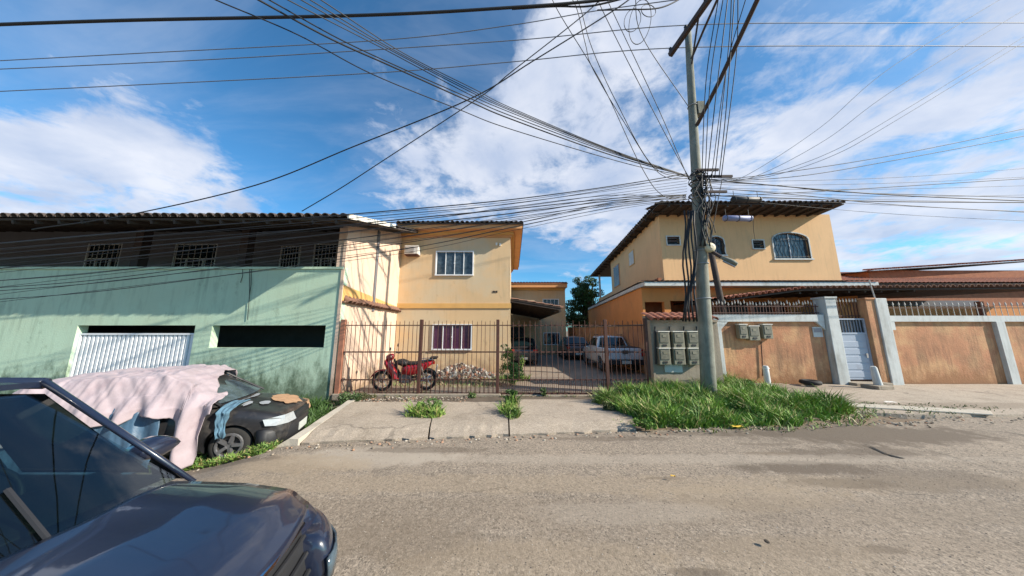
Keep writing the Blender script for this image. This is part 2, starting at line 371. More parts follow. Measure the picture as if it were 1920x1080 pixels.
def wall_with_holes(mb, x0, x1, z0, z1, y0, y1, holes):
    """frontal wall slab built of butted blocks round rectangular holes (hx0,hx1,hz0,hz1), holes do not overlap in x"""
    hs = sorted(holes); x = x0
    xs = sorted(set([x0, x1]+[h[0] for h in hs]+[h[1] for h in hs]))
    xs = [a for a in xs if x0 <= a <= x1]
    for a, b in zip(xs[:-1], xs[1:]):
        mid = (a+b)/2; zs = sorted([(h[2], h[3]) for h in hs if h[0] < mid < h[1]]); z = z0
        for (ha, hb) in zs:
            if ha > z: mb.box(a, b, y0, y1, z, ha)
            z = hb
        if z < z1: mb.box(a, b, y0, y1, z, z1)
    return mb

# ------------------------------------------------------------------ ground
YG = 8.15        # plane of the iron fence and green wall
def hz(x, y):
    d = -0.22*sm(-3.7, -5.0, x)*sm(2.6, 4.2, y) if x < -3.7 else 0.0
    return d
def rn(x, y, a=.012, s=.9): return a*noise.noise(Vector((x*s, y*s, 3.1)))+a*.4*noise.noise(Vector((x*s*3, y*s*3, 1.1)))
def sheet(name, xs, ys, zf, m, kind='structure', parent=None):
    mb = MB(); nx = len(xs); ny = len(ys)
    mb.v = [(x, y, zf(x, y)) for y in ys for x in xs]
    mb.f = [(j*nx+i, j*nx+i+1, (j+1)*nx+i+1, (j+1)*nx+i) for j in range(ny-1) for i in range(nx-1)]
    o = mb.build(name, m, parent, smooth=True)
    if kind: o['kind'] = kind
    return o
def fr(a, b, n): return [a+(b-a)*i/n for i in range(n+1)]
gx = [-900, -300, -100, -40]+fr(-24, 30, 108)+[45, 100, 300, 900]
gy = [-900, -300, -100, -30, -12]+fr(-6, 12, 60)+[16, 25, 50, 100, 300, 900]
sheet('ground', gx, gy, lambda x, y: hz(x, y)-.05+(rn(x, y, .02) if abs(x) < 40 and -10 < y < 14 else 0), 'soil')
# road: its far edge follows the kerb line
def kerb(x):   # Y of the road's edge
    k = 4.93+(x+3.76)*.105
    if x > 3.5: k += .05*math.sin(x*2.1)+.10*noise.noise(Vector((x*.8, 0, 0)))
    if x < -3.76: k = 4.93-.25*sm(-3.76, -5, x)-.0*(x+3.7)
    return min(k, 6.7)
def road():
    xs = [-60, -35]+fr(-22, 24, 230)+[35, 60]; n = 130; mb = MB(); nx = len(xs)
    for j in range(n+1):
        t = j/n
        for x in xs:
            e = kerb(x)+.03*noise.noise(Vector((x*4, 0, 5))); y = -9+(e+9)*(1-(1-t)**1.25)
            z = hz(x, y)+rn(x, y)-.006
            # shallow worn hollows and the sunken rim at the right
            for (px, py, r, d) in ((9.5, 4.6, .8, .02), (7.4, 3.9, .6, .012)):
                z -= d*math.exp(-((x-px)**2+(y-py)**2*3)/r**2)
            mb.v.append((x, y, z))
    mb.f = [(j*nx+i, j*nx+i+1, (j+1)*nx+i+1, (j+1)*nx+i) for j in range(n) for i in range(nx-1)]
    structure('road', mb, 'road', smooth=True)
road()
def blob(name, cx, cy, rx, ry, m, lift=.004, seed=0, n=40, zf=None, rag=.35, parent=None, kind='structure', label=None):
    mb = MB(); rings = 7; zf = zf or (lambda x, y: hz(x, y)+rn(x, y)-.006)
    mb.v.append((cx, cy, zf(cx, cy)+lift))
    for k in range(1, rings+1):
        for i in range(n):
            a = 2*math.pi*i/n; q = 1+rag*noise.noise(Vector((math.cos(a)*1.7+seed*5, math.sin(a)*1.7, seed)))+.45*rag*noise.noise(Vector((math.cos(a)*6+seed*5, math.sin(a)*6, seed+9)))
            x = cx+rx*q*k/rings*math.cos(a); y = cy+ry*q*k/rings*math.sin(a); mb.v.append((x, y, zf(x, y)+lift))
    for i in range(n): mb.f.append((0, 1+i, 1+(i+1) % n))
    for k in range(rings-1):
        for i in range(n): a = 1+k*n; mb.f.append((a+i, a+n+i, a+n+(i+1) % n, a+(i+1) % n))
    o = mb.build(name, m, parent, smooth=True)
    if kind: o['kind'] = kind
    return o
def at(x, y, z=0): return G(x, y, z)
def add_spots(mname, spots):
    """worn, stained or patched places with their own ragged outline, laid into the surface's colour"""
    nt = M[mname].node_tree; N = nt.nodes; L = nt.links; b = N['Principled BSDF']; src = b.inputs['Base Color'].links[0].from_socket
    tc = N.new('ShaderNodeTexCoord'); nz = N.new('ShaderNodeTexNoise'); nz.inputs['Scale'].default_value = 3.2; nz.inputs['Detail'].default_value = 9; nz.inputs['Roughness'].default_value = .7; L.new(tc.outputs['Object'], nz.inputs['Vector'])
    for (x, y, rx, ry, col, st) in spots:
        mp = N.new('ShaderNodeMapping'); mp.vector_type = 'TEXTURE'; mp.inputs['Location'].default_value = (x, y, 0); mp.inputs['Scale'].default_value = (rx, ry, 60); L.new(tc.outputs['Object'], mp.inputs[0])
        ln = N.new('ShaderNodeVectorMath'); ln.operation = 'LENGTH'; L.new(mp.outputs[0], ln.inputs[0])
        ad = N.new('ShaderNodeMath'); ad.operation = 'MULTIPLY_ADD'; L.new(nz.outputs['Fac'], ad.inputs[0]); ad.inputs[1].default_value = 2.2; L.new(ln.outputs['Value'], ad.inputs[2])
        mr = N.new('ShaderNodeMapRange'); L.new(ad.outputs[0], mr.inputs[0]); mr.inputs[1].default_value = 1.85; mr.inputs[2].default_value = 2.25; mr.inputs[3].default_value = st; mr.inputs[4].default_value = 0
        mx = N.new('ShaderNodeMix'); mx.data_type = 'RGBA'; L.new(mr.outputs[0], mx.inputs['Factor']); L.new(src, mx.inputs['A']); mx.inputs['B'].default_value = tuple(col)+(1,); src = mx.outputs['Result']
    L.new(src, b.inputs['Base Color'])
DK = (.125,.095,.068); BR = (.19,.145,.10); PL = (.40,.34,.27); WM = (.33,.255,.17)
sp = []
for (px, py, rx, ry, col, st) in [(700,855,1.25,.34,PL,.75),(560,868,1.1,.3,WM,.6),(1620,812,2.4,.55,DK,.9),(1600,848,1.3,.22,DK,.7),(1520,876,1.0,.20,DK,.85),(1585,905,.6,.12,DK,.85),(1440,850,.4,.07,BR,.7),(1440,832,.5,.06,DK,.5),(1250,895,.28,.045,DK,.6),(1310,1072,.24,.045,DK,.75),(1655,1030,.2,.05,DK,.6),(1285,928,.06,.03,DK,.6),
    (800,843,1.0,.12,DK,.55),(1150,822,1.3,.10,DK,.55),(1330,812,1.4,.12,DK,.6),(1480,1040,.9,.25,WM,.35),(1400,930,1.2,.25,WM,.4),(900,960,9.0,.28,BR,.30),(900,905,9.0,.22,WM,.35),(1100,1020,7.0,.16,BR,.25),(1250,860,5.0,.16,PL,.4),(1000,1060,1.2,.3,WM,.35),(1180,960,1.0,.2,PL,.3),(750,1010,.7,.3,BR,.35),(1750,900,1.2,.3,DK,.5),(420,858,.9,.12,DK,.6)]:
    q = G(px, py, 0); sp.append((q.x, q.y, rx, ry, col, st))
add_spots('road', sp)
add_spots('slab', [(-3.0,7.6,1.2,.25,BR,.7),(-1.5,7.7,.8,.2,DK,.5),(1.5,7.7,1.5,.15,BR,.5),(8.5,7.3,1.6,.35,DK,.5),(12,7.2,2.5,.3,BR,.5),(10.5,9.3,1.5,.3,BR,.4),(2.6,6.4,.3,.9,DK,.5)])
add_spots('driveway', [(-2.2,10.6,2.6,1.5,(.22,.17,.11),.8)])
# cracked lifted rim at the far right of the road (open drain edge)
def road_crack():
    px = [(1618,832,.02), (1634,838,.07), (1650,846,.10), (1664,853,.07), (1682,857,.10), (1700,861,.03)]
    q = [(G(x, y, 0), w) for x, y, w in px]; n = len(q)
    vs = [(p.x, p.y+w*.6, .006) for p, w in q]+[(p.x, p.y-w*.5+.02*((i*7) % 3-1), .006) for i, (p, w) in enumerate(q)]
    o = MB().add(vs, [(i, i+1, n+i+1, n+i) for i in range(n-1)]).build('road_crack', 'rubber_black'); o['kind'] = 'structure'
road_crack()

# raised slabs in front of the fence
def slabs():
    root = structure('sidewalk', MB().prism([(-3.45,5.75),(2.45,6.3),(3.0,7.9),(-4.0,7.9)], -.06, .045), 'soil')
    cuts = [(-3.62,-4.12), (-1.50,-1.95), (-.05,-.12), (2.42,3.0)]
    for i in range(3):
        a0, a1 = cuts[i]; b0, b1 = cuts[i+1]; g = .014
        def kf(x): return 4.98+(x+3.76)*.105
        nx, ny = 14, 12; mb = MB()
        top = []
        for j in range(ny+1):
            for k in range(nx+1):
                t = j/ny; s = k/nx
                xa = a0+(a1-a0)*t+g; xb = b0+(b1-b0)*t-g; x = xa+(xb-xa)*s
                y0 = kf(x)+.02*noise.noise(Vector((x*5, 0, i))); yE = 7.35+.28*sm(-.6,.4,x)+.05*noise.noise(Vector((x*3, 7, 0))); y = y0+.10*noise.noise(Vector((x*7, 3, 1)))*(1-t)+(yE-y0)*t
                z = .012+.075*sm(0,.22,t)+.010*t+.010*noise.noise(Vector((x*1.2, y*1.2, i)))
                top.append((x, y, z))
        w = nx+1; mb.v = top; mb.f = [(j*w+k, j*w+k+1, (j+1)*w+k+1, (j+1)*w+k) for j in range(ny) for k in range(nx)]
        # skirt
        per = [k for k in range(w)]+[j*w+nx for j in range(1, ny+1)]+[ny*w+k for k in range(nx-1, -1, -1)]+[j*w for j in range(ny-1, 0, -1)]
        n0 = len(mb.v)
        for q in per: x, y, z = mb.v[q]; mb.v.append((x, y, -.09))
        for k in range(len(per)): k2 = (k+1) % len(per); mb.f.append((per[k2], per[k], n0+k, n0+k2))
        mb.build('slab', 'slab', root, kind=None, smooth=False)
    # sloping concrete haunch at the left edge of the slabs
    n = 12; mb = MB(); A = (-3.62, 4.95); B = (-4.15, 7.6); L0 = (-4.15, 4.9); L1 = (-4.42, 7.6)
    for j in range(n+1):
        t = j/n; q = .02*noise.noise(Vector((t*9, 0, 2)))
        xr = A[0]+(B[0]-A[0])*t; yr = A[1]+(B[1]-A[1])*t; xl = L0[0]+(L1[0]-L0[0])*t+q*2; yl = L0[1]+(L1[1]-L0[1])*t
        mb.v += [(xr, yr, .085+.015*t), (xr-.16, yr, .09+.01*t+q), (xl, yl, -.13), (xl, yl, -.3), (xr, yr, -.3)]
    for j in range(n):
        for k in range(5): k2 = (k+1) % 5; mb.f.append((j*5+k, j*5+k2, (j+1)*5+k2, (j+1)*5+k))
    mb.f += [(0,1,2,3,4), tuple(n*5+k for k in (4,3,2,1,0))]
    mb.build('haunch', 'slab_pale', root)
slabs()
# strip of dirt between slabs and fence foot, lot floor, right pavement
sheet('dirt_strip', fr(-8.2, 4.4, 60), fr(7.15, 8.6, 12), lambda x, y: (.062+.03*noise.noise(Vector((x*2, y*3, 0)))) if x > -4.1 else -.14+.18*sm(-5.2,-4.1,x)+.02*noise.noise(Vector((x*2, y*3, 0))), 'dirt_dark')
sheet('driveway', fr(-4.9, 9.5, 40), fr(8.5, 26, 40), lambda x, y: .07+.012*noise.noise(Vector((x*.8, y*.8, 4))), 'driveway')
def right_pavement():
    root = structure('sidewalk', sheet_mb(fr(6.6, 40, 60), lambda x: 6.45+.12*noise.noise(Vector((x*.9, 2, 0)))+(.35*sm(9, 7, x)), 9.95, lambda x, y: .05+.008*noise.noise(Vector((x*1.5, y*1.5, 0)))), 'slab')
    # broken joints
    return root
def sheet_mb(xs, y0f, y1, zf, ny=14):
    mb = MB(); nx = len(xs)
    for j in range(ny+1):
        for x in xs: y = y0f(x)+(y1-y0f(x))*j/ny; mb.v.append((x, y, zf(x, y)))
    mb.f = [(j*nx+i, j*nx+i+1, (j+1)*nx+i+1, (j+1)*nx+i) for j in range(ny) for i in range(nx-1)]
    n0 = len(mb.v)
    for i in range(nx): x, y, z = mb.v[i]; mb.v.append((x, y-.01, -.06))
    mb.f += [(i+1, i, n0+i, n0+i+1) for i in range(nx-1)]
    return mb
right_pavement()
a = [(7.2,7.3),(10.6,6.35),(11.0,6.62),(7.5,7.62)]
mb = MB().prism(a, .052, .085); structure('kerb_strip', mb, 'slab_pale', bevel=.01)

# ------------------------------------------------------------------ roof tiles
def tile_mesh(name, r=.105, L=.42, m='tile_brown'):
    mb = MB(); n = 7; rings = []
    for t, rr in ((0, r), (1, r*.85)):
        o = [(math.cos(math.pi*k/n)*rr, t*L, math.sin(math.pi*k/n)*rr) for k in range(n+1)]
        i_ = [(math.cos(math.pi*k/n)*(rr-.016), t*L, math.sin(math.pi*k/n)*(rr-.016)) for k in range(n, -1, -1)]
        rings.append(o+i_)
    mb.loft(rings); return mb.mesh(name, m, smooth=False)
TM = {k: tile_mesh('tile', m=k) for k in ('tile_brown', 'tile_red', 'tile_dark')}
def eave_row(parent, a, b, slope_dir, m, pitch=.235, name='tile'):
    """row of individual barrel tiles from a to b, mouths facing -slope_dir"""
    a = Vector(a); b = Vector(b); sd = Vector(slope_dir).normalized(); n = int((b-a).length/pitch)
    u = (b-a).normalized(); up = u.cross(sd).normalized()
    if up.z < 0: up = -up
    for i in range(n):
        o = bpy.data.objects.new(name, TM[m]); C.objects.link(o); p = a+(b-a)*((i+.5)/n)+Vector((0, 0, rnd()*.012))
        s2 = (sd+u*(rnd()-.5)*.06).normalized(); uu = s2.cross(up).normalized()
        mt = Matrix((uu, s2, up)).transposed().to_4x4(); mt.translation = p-sd*(rnd()*.03)
        o.parent = parent; o.matrix_parent_inverse = worldmat(parent).inverted(); o.matrix_basis = mt
def corrugated(mb, a, b, sd, L, amp=.055, pitch=.235, step=.36, thick=.03):
    """tile field: barrels across a-b, stepped courses along sd"""
    a = Vector(a); b = Vector(b); sd = Vector(sd).normalized(); u = (b-a); W = u.length; u.normalize(); up = u.cross(sd).normalized()
    if up.z < 0: up = -up
    nu = max(2, int(W/pitch)*4); nc = max(1, int(L/step)); n0 = len(mb.v); rows = []
    for c in range(nc):
        rows += [(c*L/nc, .03), ((c+1)*L/nc-.001, .0)]
    for (d, h) in rows:
        for i in range(nu+1):
            ph = abs(math.sin(math.pi*(i/nu*int(W/pitch)))); q = a+u*(W*i/nu)+sd*d+up*(h+amp*ph); mb.v.append(tuple(q))
    w = nu+1
    for j in range(len(rows)-1):
        for i in range(nu): k = n0+j*w+i; mb.f.append((k, k+1, k+w+1, k+w))
    return mb
def slab_between(mb, a, b, sd, L, t=.04, drop=.02):
    a = Vector(a); b = Vector(b); sd = Vector(sd).normalized(); u = (b-a).normalized(); up = u.cross(sd).normalized()
    if up.z < 0: up = -up
    a2 = a-up*drop; b2 = b-up*drop
    vs = [a2, b2, b2+sd*L, a2+sd*L]; vs = vs+[v-up*t for v in vs]
    return mb.add(vs, [(0,1,2,3),(7,6,5,4),(0,4,5,1),(1,5,6,2),(2,6,7,3),(3,7,4,0)])

# ------------------------------------------------------------------ windows
def sliding_window(parent, x0, x1, z0, z1, y, glass, n=4, knob=True, framew=.05):
    f = MB(); d0, d1 = y-.05, y+.06
    f.box(x0-framew, x1+framew, d0, d1, z1, z1+framew); f.box(x0-framew, x1+framew, d0-.04, d1, z0-framew, z0)
    f.box(x0-framew, x0, d0, d1, z0, z1); f.box(x1, x1+framew, d0, d1, z0, z1)
    fo = f.build('window', 'white_metal', parent)
    for k in range(n):
        a = x0+(x1-x0)*k/n; b = x0+(x1-x0)*(k+1)/n; yy = y+.02+(.02 if k in (0, 3) else 0)
        sub(MB().box(a+.012, b-.012, yy, yy+.008, z0+.004, z1-.004), 'pane', glass, fo)
        if k: sub(MB().box(a-.013, a+.013, y-.02, y+.055, z0, z1), 'mullion', 'white_metal', fo)
    if knob: sub(MB().box((x0+x1)/2-.03, (x0+x1)/2+.03, y-.035, y-.021, (z0+z1)/2-.03, (z0+z1)/2+.03), 'latch', 'white_metal', fo)
    return fo
def sub(mb, name, m, parent, **k):
    """child of a part whose mesh is given in world coordinates"""
    me = mb.mesh(name, m, k.get('smooth', False)); o = bpy.data.objects.new(name, me); C.objects.link(o); o.parent = parent
    if k.get('kind'): o['kind'] = k['kind']
    # the parent part already stands at world identity (its inverse cancels the thing), so identity basis works
    return o

# ------------------------------------------------------------------ green house, left
def green_house():
    Y = YG; zt = PZ(505, Y); X1 = PX(637, 600, Y)-.02; XL = -26
    t = thing('green_house', 'pale green two storey house with dark open upper balcony', 'house', (-10, Y, 0))
    gx1 = PX(365, 620, Y); gz = PZ(610, Y); sx0 = PX(395, 630, Y); sx1 = PX(609, 630, Y); sz0 = PZ(652, Y)
    gx0 = gx1-3.5
    mb = MB(); wall_with_holes(mb, XL, X1, -.35, zt, Y, Y+.22, [(gx0, gx1, -.35, gz), (sx0, sx1, sz0, gz)])
    mb.build('wall', 'green_paint', t)
    MB().box(XL, X1+.004, Y-.05, Y+.26, zt, zt+.07).build('coping', 'green_paint', t)
    # dark room behind the openings
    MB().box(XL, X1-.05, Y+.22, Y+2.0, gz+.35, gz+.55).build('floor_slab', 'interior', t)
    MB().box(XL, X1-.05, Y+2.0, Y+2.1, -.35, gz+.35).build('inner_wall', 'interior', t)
    # mould streaks, hanging wires on the parapet
    for (px, y0, y1) in ((471, 505, 560), (468, 505, 600), (455, 505, 530)):
        a = P(px, y0, Y-.03); b = P(px-4, y1, Y-.03); MB().tube([a, (a+b)/2+Vector((.03, 0, 0)), b], .008, 5).build('wire', 'cable', t)
    # garage door
    dz = PZ(628, Y); root_x0, root_x1 = gx0+.04, gx1-.05
    fr_ = MB(); fr_.box(gx0, gx0+.06, Y+.06, Y+.14, -.3, dz+.05); fr_.box(gx1-.08, gx1-.0, Y+.06, Y+.14, -.3, dz+.05); fr_.box(gx0+.06, gx1-.08, Y+.06, Y+.14, dz, dz+.05)
    fo = fr_.build('garage_door', 'white_metal', t)
    n = 26; w = (gx1-.09-gx0-.07)/n
    me = MB().prism([(-w*.46,0),(w*.46,0),(w*.40,-.035),(-w*.12,-.035),(-w*.16,-.008),(-w*.46,-.008)], -.28, dz, 'z').mesh('panel', 'white_metal')
    for i in range(n):
        o = bpy.data.objects.new('panel', me); C.objects.link(o); o.parent = fo; o.location = (gx0+.07+w*(i+.5), Y+.12, 0)
    # balcony room
    Yb = Y+1.9; zc = PZ(412, Yb)
    bw = MB(); holes = []
    wins = [(325,405,457,540), (525,563,461,503), (587,634,457,540), (160,225,457,540)]
    for (a, b, c, d) in wins: holes.append((PX(a, 480, Yb), PX(b, 480, Yb), PZ(d, Yb), PZ(c, Yb)))
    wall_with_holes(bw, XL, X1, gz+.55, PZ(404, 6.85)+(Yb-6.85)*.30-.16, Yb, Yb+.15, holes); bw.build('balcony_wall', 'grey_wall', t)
    for k, (x0, x1, z0, z1) in enumerate(holes):
        f = MB(); f.box(x0, x1, Yb+.0, Yb+.05, z1-.04, z1-.002); f.box(x0, x0+.04, Yb, Yb+.05, z0, z1-.04); f.box(x1-.04, x1, Yb, Yb+.05, z0, z1-.04)
        if k != 1: f.box(x0+.04, x1-.04, Yb, Yb+.05, (z0+z1)/2+.25, (z0+z1)/2+.29); f.box(x0+(x1-x0)*.3, x0+(x1-x0)*.3+.04, Yb+.001, Yb+.049, z0, (z0+z1)/2+.25); f.box(x0+(x1-x0)*.7, x0+(x1-x0)*.7+.04, Yb+.001, Yb+.049, z0, (z0+z1)/2+.25)
        fo = f.build('window', 'white_plaster', t)
        sub(MB().box(x0, x1, Yb+.08, Yb+.09, z0, z1), 'pane', 'glass_dark', fo)
        nb = 7
        for i in range(nb): xx = x0+(x1-x0)*(i+.5)/nb; sub(MB().box(xx-.008, xx+.008, Yb-.02, Yb-.004, z0, z1), 'bar', 'spike_paint', fo)
    for px in (265, 462): x = PX(px, 480, Y+.9); MB().box(x-.13, x+.13, Y+.75, Y+1.0, gz+.55, PZ(404, Y+1)).build('column', 'rust_beam', t)
    # roof: rises to the back from a wide eave
    Ye = 6.85; ze = PZ(404, Ye); xe1 = PX(652, 404, Ye); sl_ = .30; sd = Vector((0, 1, sl_)).normalized()
    rf = slab_between(MB(), (XL, Ye+.05, ze-.03), (xe1-.02, Ye+.05, ze-.03), sd, 5.5, .05).build('roof', 'wood_dark', t)
    tl = corrugated(MB(), (XL, Ye+.1, ze+.0), (xe1, Ye+.1, ze+.0), sd, 5.5); sub(tl, 'tiles', 'tile_dark', rf, kind='stuff')
    eave_row(t, (-15, Ye, ze-.04), (xe1, Ye, ze-.04), sd, 'tile_dark')
    for i in range(26):
        x = xe1-.35-i*.62; a = Vector((x, Ye+.08, ze-.14)); sub(MB().beam(a, a+sd*4.2, .06, .11), 'rafter', 'wood_dark', rf)
    b0 = Vector((xe1+.02, Ye+.0, ze-.02)); MB().beam(b0, b0+sd*2.9, .05, .13).build('barge_board', 'barge_white', t)
    # cream side wall, running back to the yellow house
    Y2 = 12.4; xa = X1; xb = PX(745, 560, 12.4)+.02; Y2 = 12.5
    def top(y): return ze+(y-Ye)*sl_-.12
    mb = MB(); pr = [(Y, -.1), (Y2, -.1), (Y2, top(Y2)), (Y, top(Y))]
    vs = [(xa, Y, -.1), (xb, Y2, -.1), (xb, Y2, top(Y2)), (xa, Y, top(Y))]; vs += [(x-.25, y+.001, z) for x, y, z in vs]
    mb.add(vs, [(0,1,2,3),(7,6,5,4),(0,4,5,1),(1,5,6,2),(2,6,7,3),(3,7,4,0)]); mb.build('side_wall', 'cream_paint', t)
    za = PZ(563, Y); zb = za+.02
    bd = MB(); dx = .012
    vs = [(xa+dx, Y-.002, za), (xb+dx, Y2, za), (xb+dx, Y2, za+.16), (xa+dx, Y-.002, za+.48)]; vs += [(x-.02, y, z) for x, y, z in vs]
    bd.add(vs, [(0,1,2,3),(7,6,5,4),(0,4,5,1),(1,5,6,2),(2,6,7,3),(3,7,4,0)]).build('amber_band', 'amber_band', t)
    lg = MB(); vs = [(xa, Y, za-.06), (xb, Y2, za-.06), (xb+.10, Y2, za-.06), (xa+.10, Y, za-.06)]; vs += [(x, y, z+.05) for x, y, z in vs]
    lg.add(vs, [(0,1,2,3),(7,6,5,4),(0,4,5,1),(1,5,6,2),(2,6,7,3),(3,7,4,0)]).build('ledge', 'tile_brown', t)
    u = Vector((xb-xa, Y2-Y, 0)).normalized()
    eave_row(t, (xa+.14, Y+.1, za-.07), (xb+.14, Y2-.1, za-.07), (-1, .1, .9), 'tile_brown', pitch=.2)
    MB().box(X1-.06, X1+.03, Y-.03, Y-.0, -.3, zt+1.6).build('corner_pilaster', 'cream_paint', t)
green_house()

# ------------------------------------------------------------------ yellow houses in the lot
def yellow_house():
    Y = 12.4; x0 = PX(745, 560, Y); x1 = PX(957, 560, Y); Yb = 20.4; zt = PZ(437, Y)
    t = thing('yellow_house', 'ochre two storey house with two frontal windows and flat tiled eave', 'house', (x0/2, Y, 0))
    u0, u1, uz0, uz1 = PX(818, 494, Y), PX(886, 494, Y), PZ(516, Y), PZ(472, Y)
    l0, l1, lz0, lz1 = PX(817, 630, Y), PX(884, 630, Y), PZ(655, Y), PZ(609, Y)
    mb = MB(); wall_with_holes(mb, x0, x1, -.05, zt, Y, Y+.2, [(u0, u1, uz0, uz1), (l0-.0, l1+.0, lz0, lz1)] if abs(u0-l0) > 99 else [])
    mb = MB()
    # columns of wall either side of the stacked windows
    a0, a1 = min(u0, l0), max(u1, l1)
    mb.box(x0, a0, Y, Y+.2, -.05, zt); mb.box(a1, x1, Y, Y+.2, -.05, zt)
    mb.box(a0, a1, Y, Y+.2, -.05, lz0); mb.box(a0, a1, Y, Y+.2, lz1, uz0); mb.box(a0, a1, Y, Y+.2, uz1, zt)
    mb.box(x0, x0+.2, Y+.2, Yb, -.05, zt); mb.box(x1-.2, x1, Y+.2, Yb, -.05, zt); mb.box(x0+.2, x1-.2, Yb-.2, Yb, -.05, zt)
    mb.box(x0+.2, x1-.2, Y+.2, Yb-.2, 3.0, 3.15)
    mb.build('wall', 'yellow_paint', t)
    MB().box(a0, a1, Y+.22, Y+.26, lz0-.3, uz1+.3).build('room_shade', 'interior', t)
    sliding_window(t, a0+.02, a1-.02, uz0+.02, uz1-.02, Y-.0, 'glass_blue')
    sliding_window(t, a0+.02, a1-.02, lz0+.02, lz1-.02, Y-.0, 'curtain')
    zb = PZ(578, Y); zb2 = PZ(569, Y)
    MB().box(x0+.002, x1+.03, Y-.045, Y-.001, zb, zb2).build('string_course', 'amber_band', t)
    # boxed eave with cornice steps
    ov = .55; z1 = PZ(437, Y); z2 = PZ(421, Y-ov)
    MB().box(x0, x1+ov, Y-ov, Yb, z1+.02, z2).build('eave_box', 'orange_trim', t)
    MB().box(x0, x1+.16, Y-.16, Yb-.01, z1-.12, z1+.02).build('cornice', 'amber_band', t)
    MB().box(x0+.001, x1+.07, Y-.07, Yb-.02, z1-.22, z1-.12).build('cornice', 'orange_trim', t)
    rf = MB().box(x0-.02, x1+ov+.05, Y-ov-.06, Yb, z2, z2+.05).build('roof', 'tile_dark', t)
    sub(corrugated(MB(), (x0, Y-ov-.05, z2+.06), (x1+ov, Y-ov-.05, z2+.06), (0, 1, .12), 7.5, amp=.05), 'tiles', 'tile_dark', rf, kind='stuff')
    eave_row(t, (x0, Y-ov-.12, z2+.02), (x1+ov+.05, Y-ov-.12, z2+.02), (0, 1, .12), 'tile_dark', pitch=.22)
    for (px, py) in ((931, 458), (938, 459)): q = P(px, py, Y); MB().box(q.x-.04, q.x+.04, Y-.07, Y, q.z-.06, q.z+.06).build('insulator', 'litter_white', t)
    for (px, py) in ((926, 547), (931, 547)): q = P(px, py, Y); MB().box(q.x-.045, q.x+.045, Y-.02, Y, q.z-.045, q.z+.045).build('vent', 'wood_dark', t)
    return x1
XH = yellow_house()
def aircon():
    Y = 12.4; q = P(776, 472, Y)
    t = thing('air_conditioner', 'small white box air conditioner high on the ochre front wall', 'air conditioner', (q.x, Y, q.z-.2))
    MB().box(q.x-.31, q.x+.31, Y-.36, Y-.002, q.z-.20, q.z+.20).build('casing', 'ac_white', t, bevel=.015)
    MB().box(q.x-.25, q.x+.14, Y-.372, Y-.361, q.z-.15, q.z+.15).build('grille', 'ac_grille', t)
    for i in range(6): zz = q.z-.13+i*.05; MB().box(q.x-.24, q.x+.13, Y-.385, Y-.373, zz, zz+.018).build('slat', 'ac_white', t)
    MB().box(q.x-.30, q.x+.30, Y-.34, Y-.01, q.z-.24, q.z-.202).build('bracket', 'rust_iron', t)
aircon()
def rear_house():
    Y = 22.0; x0 = -.6; x1 = PX(1061, 600, Y); zt = PZ(541, Y)
    t = thing('rear_house', 'ochre house standing at the back of the lot beyond the awning', 'house', (2, Y, 0))
    holes = [(PX(1018, 570, Y), PX(1047, 570, Y), PZ(577, Y), PZ(561, Y)), ]
    h2 = (PX(1020, 634, Y), PX(1049, 634, Y), PZ(646, Y), PZ(624, Y))
    a0, a1 = holes[0][0], h2[1]
    mb = MB(); mb.box(x0, a0, Y, Y+.2, 0, zt); mb.box(a1, x1, Y, Y+.2, 0, zt); mb.box(a0, a1, Y, Y+.2, 0, h2[2]); mb.box(a0, a1, Y, Y+.2, h2[3], holes[0][2]); mb.box(a0, a1, Y, Y+.2, holes[0][3], zt)
    mb.box(x0, x0+.2, Y+.2, Y+6, 0, zt); mb.box(x1-.2, x1, Y+.2, Y+6, 0, zt)
    mb.build('wall', 'yellow_paint', t)
    sliding_window(t, a0+.03, a1-.03, holes[0][2]+.03, holes[0][3]-.03, Y, 'glass_blue', n=4, knob=False)
    sliding_window(t, a0+.03, a1-.03, h2[2]+.03, h2[3]-.03, Y, 'glass_dark', n=4, knob=False)
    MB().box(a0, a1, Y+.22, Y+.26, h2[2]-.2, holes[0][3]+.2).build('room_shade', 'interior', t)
    MB().box(x0, x1+.1, Y-.5, Y+6, zt+.02, zt+.32).build('eave_box', 'orange_trim', t)
    MB().box(x0, x1+.0, Y-.15, Y-.001, zt-.14, zt+.02).build('cornice', 'amber_band', t)
    rf = MB().box(x0, x1+.15, Y-.56, Y+6, zt+.32, zt+.38).build('roof', 'tile_red', t)
    sub(corrugated(MB(), (x0, Y-.55, zt+.38), (x1+.1, Y-.55, zt+.38), (0, 1, .15), 6), 'tiles', 'tile_dark', rf, kind='stuff')
    MB().box(x0+.3, x0+1.6, Y-.03, Y-.002, .07, 2.2).build('door', 'iron_black', t)
rear_house()
